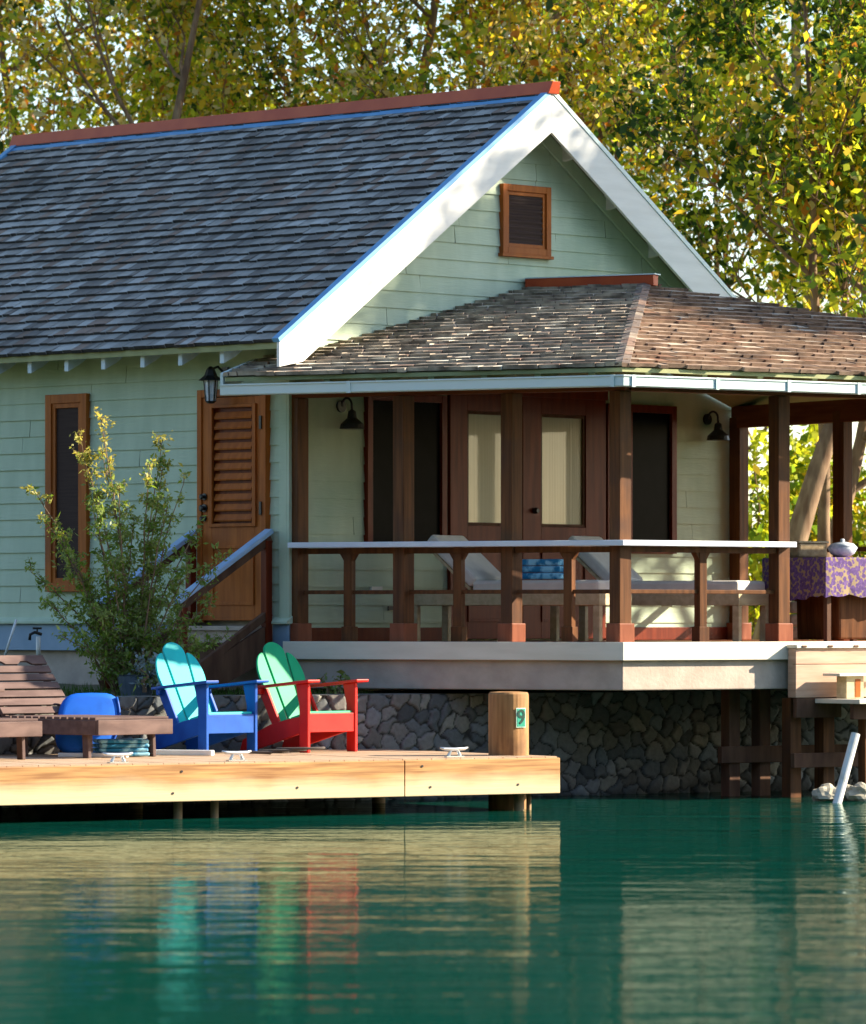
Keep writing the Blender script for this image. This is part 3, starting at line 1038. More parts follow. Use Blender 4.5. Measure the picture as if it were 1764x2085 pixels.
usl.prism([V3(p, 1.18) for p in [P0 + V2(0.2, 0.35), corner(-0.33), P3 - NR * 0.33, P4 + V2(0, -0.05), PR - RR * 0.05, PC - RR * 0.06]], -UP * 0.12)
usl.build('deck_slab', 'concrete', deck)
# piers carrying the porch over the water
for px in (1488, 1550):
    m = MB()
    t_ = hit(px, P1 - NR * 0.55, BL)
    c = P1 - NR * 0.55 + BL * t_
    m.box(V3(c, 0.25), 0.125, 0.125, 1.45, R(35))
    m.build('pier', 'dark_wood', deck, 0.006)
m = MB()
ta, tb = hit(1470, P1 - NR * 0.46, BL), hit(1800, P1 - NR * 0.46, BL)
m.frame_box(V3(P1 - NR * 0.46 + BL * ta, 0.30), b3 * (tb - ta), -nr3 * 0.06, UP * 0.15)
m.build('brace', 'dark_wood', deck, 0.005)

# ---- porch posts
inset = 0.15
CI = corner(-inset)
PLZ = 3.60
def porch_post(c, rot, z1=PLZ):
    m = MB()
    m.box(V3(c, (DECK + z1) / 2), 0.138, 0.138, z1 - DECK, rot)
    o = m.build('porch_post', 'post', cot, 0.006)
    b = MB()
    b.box(V3(c, DECK + 0.085), 0.180, 0.180, 0.17, rot)
    k = len(b.v)
    b.add([], [])
    b.build('plinth', 'post_base', o, 0.008)
    return o
prot = R(46)
for px in (607, 822, 1042):
    t_ = hit(px, CI, -AL)
    porch_post(CI - AL * t_, prot)
porch_post(CI, R(40))
tR = hit(1587, CI, BL)
porch_post(CI + BL * tR, R(38))
porch_post(CI + BL * (tR + 2.5), R(38))
porch_post(CI + BL * (tR + 4.4), R(38))
BK1 = V2((1505 - CX) * 49.75 / F, 49.75)
BK2 = V2((1716 - CX) * 48.3 / F, 48.3)
porch_post(BK1, prot)
porch_post(BK2, prot)
porch_post(BK2 + (BK2 - BK1).normalized() * 1.5, prot)
# beams on the posts
bmz0, bmz1 = PLZ - 0.005, PLZ + 0.13
def beam(p, q, z0, z1, w=0.13):
    m = MB()
    m.bar(V3(p, (z0 + z1) / 2), V3(q, (z0 + z1) / 2), w, z1 - z0)
    return m.build('porch_beam', 'beam', cot, 0.005)
tL = hit(600, CI, -AL)
beam(CI - AL * tL, CI + AL * 0.07, bmz0 + 0.008, bmz1)
beam(CI + BL * 0.075, CI + BL * 6.6, bmz0 + 0.008, bmz1)
beam(BK1 - (BK2 - BK1).normalized() * 0.05, BK1 + (BK2 - BK1).normalized() * 3.4, bmz0 - 0.10, bmz1 - 0.02, 0.12)

# ---- porch railing
RT = 2.29
rail = MB()
def rail_strip(mb, off0, off1, z0, z1, tend):
    c0, c1 = corner(off0), corner(off1)
    mb.prism([V3(P0 + AL * 0.04 + NL * off0, z0), V3(c0, z0), V3(c1, z0), V3(P0 + AL * 0.04 + NL * off1, z0)], UP * (z1 - z0))
    mb.prism([V3(c0, z0), V3(P1 + BL * tend + NR * off0, z0), V3(P1 + BL * tend + NR * off1, z0), V3(c1, z0)], UP * (z1 - z0))
tend = hit(1620, P1, BL)
rail_strip(rail, -0.09, 0.025, RT - 0.05, RT, tend)
rl = rail.build('porch_railing', 'rail_white', cot, 0.006)
mr_ = MB()
rail_strip(mr_, -inset - 0.018, -inset + 0.018, 1.822, 1.858, tend - 0.12)
mr_.build('mid_rail', 'post', rl, 0.004)
sr = MB()
rail_strip(sr, -inset - 0.02, -inset + 0.05, RT - 0.105, RT - 0.052, tend - 0.1)
sr.build('sub_rail', 'post', rl, 0.003)
def small_post(c, rot, out):
    m = MB()
    m.box(V3(c, (DECK + RT - 0.05) / 2), 0.082, 0.082, RT - 0.05 - DECK, rot)
    e = Vector((math.cos(rot), math.sin(rot), 0))
    for sg in (-1, 1):
        m.prism([V3(c, RT - 0.055) + e * sg * 0.041 - V3(out, 0) * 0.035, V3(c, RT - 0.055) + e * sg * 0.085 - V3(out, 0) * 0.035, V3(c, RT - 0.10) + e * sg * 0.085 - V3(out, 0) * 0.035, V3(c, RT - 0.17) + e * sg * 0.041 - V3(out, 0) * 0.035], V3(out, 0) * 0.07)
    m.box(V3(c, DECK + 0.07), 0.112, 0.112, 0.14, rot)
    m.build('rail_post', 'post', rl, 0.004)
for px in (712, 935, 1160):
    t_ = hit(px, CI, -AL)
    small_post(CI - AL * t_, R(-27), NL)
t_ = hit(1427, CI, BL)
small_post(CI + BL * t_, R(35), NR)
brl = MB()
db = (BK2 - BK1).normalized()
for (z0, z1) in ((RT - 0.045, RT), (1.83, 1.865)):
    brl.bar(V3(BK1 + db * 0.07, (z0 + z1) / 2), V3(BK1 + db * 3.2, (z0 + z1) / 2), 0.08, z1 - z0)
brl.build('back_railing', 'dark_wood', cot, 0.004)

# ---- porch roof (hipped, meets the gable wall)
EZ, KZ = 3.745, 4.70
G1 = V2(1.63, 43.15)
G0 = G1 - AL * 3.925
K = V2(1.986, 47.1)
WP = V2(0.879, 47.67)
VE = 7.8
G2 = G1 + BL * VE
nli, nri = -NL, -NR
dLK = (K - G1).dot(nli)
dRK = (K - G1).dot(nri)
def plane_frame(e2, n2, dist):
    rise = KZ - EZ
    et = (V3(n2, 0) * dist + UP * rise)
    L = et.length
    et.normalize()
    es = V3(e2, 0)
    return es, et, es.cross(et).normalized(), L
# left plane: along AL from G0
esL, etL, nL_, LL = plane_frame(AL, nli, dLK)
esR, etR, nR_, LRt = plane_frame(BL, nri, dRK)
GL = (G1 - G0).length
sK = (K - G0).dot(AL)
sKR = (K - G1).dot(BL)
ls_ = MB()
shingles(ls_, V3(G0, EZ + 0.035) - etL * 0.03, esL, etL, nL_, LL, lambda t: (0.0, GL + 0.3), 0.150, 5, thick=0.021, wmin=0.08, wmax=0.22, wob=0.024)
sh2 = MB()
sh2.prism([V3(G0, EZ + 0.02), V3(G1 + AL * 0.3, EZ + 0.02), V3(G1 + AL * 0.3, EZ + 0.02) + etL * LL, V3(G0, EZ + 0.02) + etL * LL], -UP * 0.035)
def hip_plane(A, B, zA, zB):
    a, b = V3(A, zA), V3(B, zB)
    d = (b - a)
    n = d.cross(UP).normalized()
    return a, n
hA, hN = hip_plane(G1, K, EZ, KZ)             # normal points to the right of G1->K
if hN.dot(V3(BL, 0)) < 0: hN = -hN
def trim_left(mb):
    mb = mb.clip(hA, hN)
    front = mb.clip(H(0, -0.022), R3)
    side = mb.clip(H(0, -0.022), -R3).clip(H(-0.024, 0), G3)
    return front.join(side)
ls_ = trim_left(ls_)
sh2 = trim_left(sh2)
# right plane
rs_ = MB()
def spanR(t):
    k = t / LRt
    return (-0.3 + 0.0 * k, VE * (1 - k) + (sKR + 0.3) * k)
shingles(rs_, V3(G1, EZ + 0.035) - etR * 0.03, esR, etR, nR_, LRt, spanR, 0.150, 5, thick=0.021, wmin=0.08, wmax=0.22, wob=0.024)
rs_ = rs_.clip(hA, -hN)
sh3 = MB()
sh3.prism([V3(G1, EZ + 0.02), V3(G2, EZ + 0.02), V3(K, KZ + 0.02)], -UP * 0.035)
hB, hM = hip_plane(K, G2, KZ, EZ)
if hM.dot(V3(NR, 0)) > 0: hM = -hM
rs_ = rs_.clip(hB, hM)
prf = sh2.join(sh3)
# back slope closing the roof (hidden from the water side)
BKC = PR + AL * 3.6
prf.prism([V3(K, KZ + 0.015), V3(G2, EZ + 0.01), V3(BKC + V2(0.6, 0.3), EZ - 0.05)], -UP * 0.03)
prf.prism([V3(K, KZ + 0.012), V3(BKC + V2(0.6, 0.3), EZ - 0.052), V3(PR - RR * 0.05, EZ - 0.05)], -UP * 0.03)
prf.prism([V3(K, KZ + 0.010), V3(PR - RR * 0.052, EZ - 0.054), V3(WP - RR * 0.05, KZ + 0.008)], -UP * 0.03)
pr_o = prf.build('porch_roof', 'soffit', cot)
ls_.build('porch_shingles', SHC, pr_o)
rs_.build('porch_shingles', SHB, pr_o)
# hip shingles
hp = MB()
hd_ = (V3(K, KZ) - V3(G1, EZ))
hl = hd_.length
hd_.normalize()
hs = hd_.cross(UP).normalized()
hu = hs.cross(hd_).normalized()
k = 0
while k * 0.13 < hl - 0.02:
    t = k * 0.13
    for sg in (-1, 1):
        o_ = V3(G1, EZ + 0.055) + hd_ * t
        sv = hs * sg * 0.065 - UP * 0.016
        hp.frame_box(o_, hd_ * 0.15, sv, hu * 0.016 , RNG.choice([0, 2, 2, 3]))
    k += 1
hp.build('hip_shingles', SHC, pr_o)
# ridge cap
rc = MB()
ka = WP + RR * -0.03
kb_ = K + AL * 0.12
rc.prism([V3(ka, KZ + 0.03) - nl3 * 0.05, V3(ka, KZ + 0.03) + nl3 * 0.05, V3(ka, KZ + 0.13) + nl3 * 0.06, V3(ka, KZ + 0.13) - nl3 * 0.06], V3(kb_ - ka, 0))
rco = rc.build('ridge_cap', 'ridge_red', pr_o, 0.003)
rt_ = MB()
rt_.prism([V3(ka, KZ + 0.132) - nl3 * 0.07, V3(ka, KZ + 0.132) + nl3 * 0.07, V3(ka, KZ + 0.142) + nl3 * 0.07, V3(ka, KZ + 0.142) - nl3 * 0.07], V3(kb_ - ka + AL * 0.02, 0))
rt_.build('cap_flashing', 'gutter', rco)
# rafters showing under the eave
for side in (0, 1):
    for k in range(7 if side == 0 else 9):
        if side == 0:
            p = G1 - AL * (0.30 + 0.52 * k)
            inn = nli
        else:
            p = G1 + BL * (0.30 + 0.62 * k)
            inn = nri
        if side == 0 and k > 5: continue
        slope = (KZ - EZ) / (dLK if side == 0 else dRK)
        m = MB()
        q = p + inn * 0.75
        m.bar(V3(p + inn * 0.03, EZ - 0.055), V3(q, EZ - 0.055 + slope * 0.72), 0.06, 0.085)
        m.build('rafter_tail', 'soffit', pr_o)
# gutter along both eaves, with joints
gt = MB()
gz0, gz1 = 3.60, 3.685
def off_corner(A, off):
    k = off / (1 + NL.dot(NR))
    return A + NL * k + NR * k
def gstrip(mb, o0, o1, z0, z1):
    c0, c1 = off_corner(G1, o0), off_corner(G1, o1)
    mb.prism([V3(G0 + NL * o0, z0), V3(c0, z0), V3(c1, z0), V3(G0 + NL * o1, z0)], UP * (z1 - z0))
    mb.prism([V3(c0, z0), V3(G2 + NR * o0, z0), V3(G2 + NR * o1, z0), V3(c1, z0)], UP * (z1 - z0))
gstrip(gt, -0.01, 0.085, gz0, gz0 + 0.006)
gstrip(gt, 0.079, 0.092, gz0 + 0.006, gz1)
gstrip(gt, 0.079, 0.102, gz1, gz1 + 0.014)
gstrip(gt, -0.01, 0.0, gz0 + 0.006, gz1 + 0.02)
gto = gt.build('gutter', 'gutter', pr_o, 0.002)
jn = MB()
for (A, e, nn_, ks) in ((G1, -AL, NL, (0.0, 2.6)), (G1, BL, NR, (0.0, 0.95, 1.75, 2.55, 3.35))):
    for k in ks:
        p = A + e * max(k, 0.03)
        e3 = V3(e, 0)
        jn.frame_box(V3(p + nn_ * 0.093, gz0 - 0.004), e3 * 0.035, V3(nn_, 0) * 0.012, UP * (gz1 - gz0 + 0.02))
jn.build('gutter_joint', 'gutter', gto)
# painted verge that returns from the gutter end to the cottage wall
ve = MB()
vt = 0.66
p, q = V3(G0 + AL * -0.02, EZ + 0.0), V3(G0 + AL * -0.02, EZ + 0.0) + etL * vt
ve.prism([p + UP * 0.06, q + UP * 0.06, q - UP * 0.07, p - UP * 0.14], -esL * 0.03)
ve.build('verge_board', 'gutter', pr_o, 0.003)

# ------------------------------------------------------------------ entry stairs at the side door
vmid = (vda + vdb) / 2
so_ = H(-0.08, vmid, 0.9)
stair = thing('entry_stairs', 'short wooden stair with blue handrails leading up to the louvred side door', 'stairs', so_, R(46))
ov = -G3
nst, rise, run = 4, 0.15, 0.27
top = dz0 - 0.03
wv0, wv1 = vda - 0.02, vdb + 0.02
SL = lambda out, v_, z: H(-out, v_, z)
for k in range(nst):
    z = top - rise * k
    m = MB()
    m.frame_box(SL(0.08 + run * k, wv0, z - 0.04), ov * (run + 0.02), R3 * (wv1 - wv0), UP * 0.04)
    tr = m.build('tread', 'dark_wood' if k else 'concrete', stair, 0.004)
    r_ = MB()
    r_.frame_box(SL(0.08 + run * (k + 1) - 0.03, wv0 + 0.03, z - rise - 0.002), ov * 0.02, R3 * (wv1 - wv0 - 0.06), UP * (rise - 0.04))
    r_.build('riser', 'concrete' if k == 0 else 'dark_wood', tr)
for v_ in (wv0 - 0.045, wv1 + 0.005):
    m = MB()
    a, b = 0.08, 0.08 + run * nst + 0.05
    zb_ = top - rise * nst
    m.prism([SL(a, v_, top + 0.02), SL(b, v_, zb_ + 0.10), SL(b, v_, zb_ - 0.08), SL(b - 0.2, v_, zb_ - 0.08), SL(a, v_, top - 0.30)], R3 * 0.04)
    m.build('stringer', 'dark_wood', stair, 0.004)
    hr = MB()
    p, q = SL(0.06, v_ + 0.02, 2.40), SL(1.22, v_ + 0.02, 2.40 - 0.56 * 1.16)
    hr.bar(p, q, 0.10, 0.045)
    h_ = hr.build('handrail', 'rail_blue', stair, 0.008)
    s2 = MB()
    s2.bar(p - UP * 0.065, q - UP * 0.065, 0.05, 0.085)
    s2.build('sub_rail', 'dark_wood', h_, 0.004)
    lr = MB()
    lr.bar(p - UP * 0.74, q - UP * 0.74 + ov * 0.0, 0.05, 0.07)
    lr.build('lower_rail', 'dark_wood', h_, 0.004)
    for (out, zz0, zz1) in ((1.15, 0.88, 2.40 - 0.56 * 1.09 - 0.09), (0.10, top - 0.3, 2.40 - 0.09)):
        np_ = MB()
        np_.box(SL(out, v_ + 0.02, (zz0 + zz1) / 2), 0.075, 0.075, zz1 - zz0, R(46))
        np_.build('newel', 'mahogany', stair, 0.005)

# ------------------------------------------------------------------ lamps
def barn_lamp(px, py, label):
    u_ = UG(px)
    z_ = zG(px, py)
    c = H(u_, -0.02, z_)
    t = thing('wall_lamp', label, 'lamp', c, R(46), 'barn lamps on the porch wall')
    L = lambda x, y, z: c + G3 * x - R3 * y + UP * z
    m = MB()
    m.tube([L(0, 0.0, 0.02), L(0, 0.025, 0.02)], 0.055, 14)
    m.build('wall_plate', 'black_metal', t)
    m = MB()
    pts = [L(0, 0.02, 0.02)] + [L(0, 0.02 + 0.065 * (1 - math.cos(a)), 0.02 + 0.075 * math.sin(a)) for a in [R(20 * i) for i in range(1, 9)]]
    pts.append(L(0, 0.152, -0.02))
    m.tube(pts, 0.011, 8)
    m.build('gooseneck', 'black_metal', t, smooth=True)
    m = MB()
    m.lathe(L(0, 0.152, -0.19), [(0.115, 0), (0.105, 0.045), (0.045, 0.10), (0.035, 0.16), (0.015, 0.175)], 18)
    m.build('shade', 'black_metal', t)
barn_lamp(690, 832, 'black barn lamp on the porch wall between the corner post and the window')
barn_lamp(1436, 858, 'black barn lamp on the bare siding right of the porch doors')
# lantern by the side door
v_ = VL(463)
c = H(-0.02, v_, 3.78)
lan = thing('wall_lantern', 'small black lantern with peaked cap above the louvred side door', 'lantern', c, R(46))
L = lambda x, y, z: c - G3 * y + R3 * x + UP * z
m = MB()
m.tube([L(0, 0, 0.06), L(0, 0.10, 0.13), L(0, 0.19, 0.10)], 0.012, 8)
m.frame_box(L(-0.04, 0.0, -0.02), R3 * 0.08, -G3 * 0.015, UP * 0.15)
m.build('bracket', 'black_metal', lan)
m = MB()
m.lathe(L(0, 0.19, 0), [(0.115, 0.0), (0.06, 0.045), (0.04, 0.10), (0.012, 0.13)], 6)
m.build('cap', 'black_metal', lan)
m = MB()
m.lathe(L(0, 0.19, -0.19), [(0.045, 0), (0.062, 0.19)], 6)
m.build('glass', 'china', lan)
m = MB()
for k in range(6):
    a = k * math.pi / 3
    m.tube([L(0.047 * math.cos(a), 0.19 + 0.047 * math.sin(a), -0.19), L(0.065 * math.cos(a), 0.19 + 0.065 * math.sin(a), 0)], 0.006, 5)
m.lathe(L(0, 0.19, -0.21), [(0.03, 0), (0.052, 0.022)], 6)
m.build('cage', 'black_metal', lan)

# ------------------------------------------------------------------ dock
DL, DD = -9.5, WALL_OFF - 0.09
dock = thing('wooden_dock', 'low timber dock with bleached face board running out over the water', 'dock', DK(0, 0, 0.3), R(32.2))
m = MB()
k = 0
x = DL
while x < -0.001:
    w = min(0.14, -x)
    j = RNG.uniform(-0.002, 0.002)
    m.frame_box(DK(x + 0.003, 0.0, DOCK_Z - 0.035 + j), V3(BD, 0) * (w - 0.006), V3(ND, 0) * DD, UP * 0.035)
    x += w
m.build('deck_planks', 'dock_plank', dock, 0.0)
jt = hit(818, D1, BD)
for (a, b) in ((DL, jt - 0.003), (jt + 0.003, 0.0)):
    m = MB()
    m.frame_box(DK(a, -0.045, DOCK_B), V3(BD, 0) * (b - a), V3(ND, 0) * 0.043, UP * (DOCK_Z - 0.012 - DOCK_B))
    m.build('face_board', 'dock_face', dock, 0.006)
for (t_b, zz) in ((-0.42, 0.26), (-1.28, 0.24), (-1.36, 0.80), (-2.55, 0.30), (-3.7, 0.22), (-3.62, 0.78)):
    m = MB()
    c = DK(t_b, -0.044, DOCK_B + (DOCK_Z - DOCK_B) * zz)
    m.tube([c, c - V3(ND, 0) * 0.006], 0.010, 8)
    m.build('bolt', 'rope_dark', dock)
m = MB()
m.frame_box(DK(-0.045, 0.0, DOCK_B), V3(BD, 0) * 0.043, V3(ND, 0) * DD, UP * (DOCK_Z - 0.04 - DOCK_B))
m.frame_box(DK(DL, DD - 0.05, DOCK_B), V3(BD, 0) * -DL, V3(ND, 0) * 0.045, UP * (DOCK_Z - 0.04 - DOCK_B))
for n_ in (0.7, 1.4, 2.1):
    m.frame_box(DK(DL, n_, DOCK_B + 0.03), V3(BD, 0) * (-DL - 0.05), V3(ND, 0) * 0.06, UP * (DOCK_Z - 0.07 - DOCK_B))
m.build('joists', 'dark_wood', dock)
for (px, r_) in ((362, 0.038), (437, 0.034), (1057, 0.045), (1077, 0.022)):
    t_ = hit(px, D1 + ND * 0.16, BD)
    m = MB()
    m.tube([DK(t_, 0.16, -1.2), DK(t_, 0.16, DOCK_B + 0.04)], r_, 12)
    m.build('pile', 'pile_wood', dock, smooth=True)
for t_ in (-0.4, -2.8, -4.6, -7.0):
    m = MB()
    m.tube([DK(t_, 2.2, -1.2), DK(t_, 2.2, DOCK_B + 0.04)], 0.06, 12)
    m.build('pile', 'pile_wood', dock, smooth=True)

# mooring post with its number plate
pp = at(1036, 1540, 42.15)
moor = thing('mooring_post', 'stout round timber mooring post with green number 9 plate on dock end', 'post', (pp.x, pp.y, DOCK_Z))
m = MB()
m.lathe((pp.x, pp.y, DOCK_Z - 0.5), [(0.170, 0), (0.170, 0.98), (0.168, 1.015), (0.158, 1.03), (0.09, 1.036)], 28)
m.build('timber', 'moor_wood', moor, smooth=False)
pa_ = R(-55)                                   # direction in which the plate faces
pd = Vector((math.cos(pa_), math.sin(pa_), 0))
ps = Vector((-pd.y, pd.x, 0))
pc_ = Vector((pp.x, pp.y, zat(1461, 42.1))) + pd * 0.172
m = MB()
m.frame_box(pc_ - ps * 0.048 - UP * 0.082, ps * 0.096, pd * 0.006, UP * 0.164)
pl = m.build('number_plate', 'plate_pale', moor)
m = MB()
m.frame_box(pc_ - ps * 0.040 - UP * 0.074 + pd * 0.0065, ps * 0.080, pd * 0.002, UP * 0.148)
m.build('plate_face', 'plate_green', pl)
fc = bpy.data.curves.new('number', 'FONT')
fc.body = '9'
fc.size = 0.17
fc.align_x = 'CENTER'
fc.align_y = 'CENTER'
fc.extrude = 0.001
fc.offset = 0.003
fc.materials.append(M['plate_dark'])
ft = bpy.data.objects.new('number_text', fc)
COL.objects.link(ft)
bpy.context.view_layer.update()
nme = bpy.data.meshes.new_from_object(ft.evaluated_get(bpy.context.evaluated_depsgraph_get()))
bpy.data.objects.remove(ft)
nme.name = 'number'
fo_ = bpy.data.objects.new('number', nme)
COL.objects.link(fo_)
fo_.parent = pl
mw = Matrix.Translation(pc_ + pd * 0.0105) @ Matrix(((ps.x, 0, pd.x), (ps.y, 0, pd.y), (0, 1, 0))).to_4x4()
fo_.matrix_local = root_inv(pl) @ mw

# cleats
def cleat(px, label):
    t_ = hit(px, D1 + ND * 0.12, BD)
    c = DK(t_, 0.12, DOCK_Z)
    b3_ = V3(BD, 0)
    t = thing('dock_cleat', label, 'cleat', c, R(32.2), 'cleats along the dock edge')
    m = MB()
    m.tube([c - b3_ * 0.135 + UP * 0.082, c - b3_ * 0.10 + UP * 0.072, c + UP * 0.068, c + b3_ * 0.10 + UP * 0.072, c + b3_ * 0.135 + UP * 0.082], [0.008, 0.014, 0.016, 0.014, 0.008], 8)
    m.build('horn', 'steel', t, smooth=True)
    m = MB()
    for sg in (-1, 1):
        m.tube([c + b3_ * sg * 0.03 + UP * 0.066, c + b3_ * sg * 0.055 + UP * 0.012], [0.011, 0.015], 8)
    m.frame_box(c - b3_ * 0.085 - V3(ND, 0) * 0.025 + UP * 0.003, b3_ * 0.17, V3(ND, 0) * 0.05, UP * 0.01)
    m.build('base', 'steel', t)
cleat(240, 'steel cleat on the dock edge in front of the brown slatted lounger')
cleat(482, 'steel cleat on the dock edge in front of the blue chair')
cleat(925, 'steel cleat on the dock edge just left of the mooring post')

# ------------------------------------------------------------------ adirondack chairs
def adirondack(label, loc, rz, frame, slat):
    t = thing('adirondack_chair', label, 'chair', loc, rz, 'adirondack chairs on the dock')
    def B(name, mb, m, bev=0.006):
        return mb.build(name, m, t, bev, world=False)
    hw = 0.27
    for sg in (-1, 1):
        m = MB()                               # front leg: wide board, flares at the top under the arm
        x = sg * hw
        m.prism([(x, 0.0, 0), (x, 0.0, 0.595), (x, -0.15, 0.582), (x, -0.105, 0.40), (x, -0.105, 0)], (sg * 0.032, 0, 0))
        B('front_leg', m, frame)
        m = MB()                               # side rail that is also the rear leg
        x = sg * (hw - 0.035)
        m.prism([(x, -0.02, 0.325), (x, -0.02, 0.19), (x, -0.74, 0.0), (x, -0.88, 0.0), (x, -0.84, 0.10), (x, -0.50, 0.235), (x, -0.28, 0.285)], (sg * 0.032, 0, 0))
        B('side_rail', m, frame)
        m = MB()                               # back upright board on the outside
        m.prism([(x, -0.46, 0.20), (x, -0.36, 0.20), (x, -0.55, 0.545), (x, -0.65, 0.535)], (sg * 0.03, 0, 0))
        B('rear_support', m, frame)
        m = MB()                               # arm
        m.prism([(sg * x, y, 0.602 + 0.085 * (y - 0.07)) for x, y in [(hw - 0.05, 0.07), (hw + 0.10, 0.07), (hw + 0.11, -0.05), (hw + 0.06, -0.55), (hw + 0.02, -0.70), (hw - 0.03, -0.70), (hw - 0.03, -0.30)]], (0, 0, 0.024))
        B('arm', m, frame)
    m = MB()
    m.prism([(-hw, -0.01, 0.335), (hw, -0.01, 0.335), (hw, -0.01, 0.175), (-hw, -0.01, 0.175)], (0, -0.025, 0))
    B('apron', m, frame, 0.003)
    m = MB()
    m.box((0, -0.600, 0.520), 0.62, 0.03, 0.05)
    B('back_rail', m, frame, 0.003)
    for k in range(4):                         # seat slats
        y = -0.03 - 0.115 * k
        z = 0.333 - 0.030 * k
        m = MB()
        m.frame_box((-0.262, y - 0.10, z - 0.024), (0.524, 0, 0), (0, 0.105, 0.027), (0, -0.005, 0.020))
        B('seat_slat', m, slat, 0.004)
    # back: three wide boards, the middle one tallest, all with rounded heads
    lean = R(25)
    by, bz = -0.425, 0.235
    ey = Vector((0, -math.sin(lean), math.cos(lean)))
    en = Vector((0, -math.cos(lean), -math.sin(lean)))
    o = Vector((0, by, bz))
    def board(pts):
        m = MB()
        m.prism([o + Vector((x, 0, 0)) + ey * y for x, y in pts], en * 0.022)
        B('back_slat', m, slat, 0.005)
    board([(-0.086, 0), (0.086, 0), (0.122, 0.68)] + [(0.122 * math.cos(R(a)), 0.68 + 0.105 * math.sin(R(a))) for a in range(15, 180, 15)] + [(-0.122, 0.68)])
    for sg in (-1, 1):
        board([(sg * x, y) for x, y in [(0.106, 0), (0.215, 0), (0.272, 0.46)] + [(0.145 + 0.127 * math.cos(R(a)), 0.46 + 0.225 * math.sin(R(a))) for a in range(10, 91, 10)] + [(0.143, 0.68)]])
    return t
crot = R(-134)
adirondack('red adirondack chair with emerald green back boards on the dock', (-0.86, 42.99, DOCK_Z + 0.002), crot, 'red_paint', 'green_paint')
adirondack('dark blue adirondack chair with turquoise back boards on the dock', (-1.705, 42.50, DOCK_Z + 0.002), crot, 'blue_paint', 'turq_paint')

# ------------------------------------------------------------------ slatted loungers on the dock
def dock_lounger(label, loc, rz, back=True, arms=False, group=None):
    t = thing('slatted_lounger', label, 'lounger', loc, rz, group)
    def B(name, mb, m='lounger_wood', bev=0.005):
        return mb.build(name, m, t, bev, world=False)
    hw, h = 0.40, 0.315
    for sg in (-1, 1):
        m = MB()
        m.frame_box((sg * hw - 0.018, -1.0, h - 0.125), (0.036, 0, 0), (0, 1.98, 0), (0, 0, 0.125))
        B('side_rail', m)
        for y in (-0.72, 0.0, 0.78):
            m = MB()
            m.prism([(sg * (hw - 0.02), y, 0.0), (sg * (hw - 0.02), y + 0.07, 0.0), (sg * (hw - 0.02), y + 0.055, h - 0.02), (sg * (hw - 0.02), y - 0.015, h - 0.02)], (-sg * 0.035, 0, 0))
            B('leg', m)
    for y in (0.982, -1.03):
        m = MB()
        m.frame_box((-hw - 0.018, y, h - 0.125), (2 * hw + 0.036, 0, 0), (0, 0.03, 0), (0, 0, 0.125))
        B('end_rail', m)
    for k in range(13):
        m = MB()
        y = -0.16 + 0.088 * k
        m.frame_box((-hw - 0.01, y, h + 0.001), (2 * hw + 0.02, 0, 0), (0, 0.07, 0), (0, 0, 0.02))
        B('seat_slat', m, bev=0.003)
    if back:
        lean = R(40)
        ey = Vector((0, -math.sin(lean), math.cos(lean)))
        en = Vector((0, math.cos(lean), math.sin(lean)))
        o = Vector((0, -0.20, h + 0.02))
        for sg in (-1, 1):
            m = MB()
            m.frame_box(o + Vector((sg * (hw - 0.06) - 0.02, 0, 0)) - en * 0.05, (0.04, 0, 0), ey * 0.66, en * 0.045)
            B('back_stile', m)
        for k in range(7):
            m = MB()
            y = 0.01 + 0.089 * k
            if k < 6:
                m.frame_box(o + Vector((-hw, 0, 0)) + ey * y, (2 * hw, 0, 0), ey * 0.070, en * 0.02)
            else:                              # crest board with two scallops in its lower edge
                top, bot = y + 0.095, y
                pts = [(-hw, bot), (-hw, top), (hw, top), (hw, bot), (0.23, bot), (0.19, bot + 0.03), (0.11, bot + 0.03), (0.07, bot), (-0.07, bot), (-0.11, bot + 0.03), (-0.19, bot + 0.03), (-0.23, bot)]
                m.prism([o + Vector((x, 0, 0)) + ey * yy for x, yy in pts], en * 0.02)
            B('back_slat', m, bev=0.003)
    if arms:
        for sg in (-1, 1):
            m = MB()
            m.frame_box((sg * (hw + 0.01) - 0.05, -0.35, 0.545), (0.10, 0, 0), (0, 0.85, 0), (0, 0, 0.03))
            m2 = B('arm', m)
            for y in (0.36, -0.2):
                m = MB()
                m.frame_box((sg * (hw + 0.01) - 0.02, y, h), (0.04, 0, 0), (0, 0.06, 0), (0, 0, 0.23))
                B('arm_support', m)
    return t
lf_ = V2(0.719, -0.695)
lrot = R(-134)                                  # local +y towards (0.719,-0.695)
foot = V2((168 - CX) * 41.16 / F, 41.16)
side = V2(-0.695, -0.719)
lc = foot - lf_ * 0.80 - side * 0.40
dock_lounger('brown slatted sun lounger with raised scalloped back on the dock', (lc.x, lc.y, DOCK_Z + 0.002), lrot, group='slatted loungers on the dock')
f2 = V2((-95 - CX) * 40.2 / F, 40.2)
lc2 = f2 - lf_ * 0.86 - side * 0.40
dock_lounger('brown wooden lounger with armrests, cut off by the picture edge', (lc2.x, lc2.y, DOCK_Z + 0.002), lrot, back=True, arms=True, group='slatted loungers on the dock')

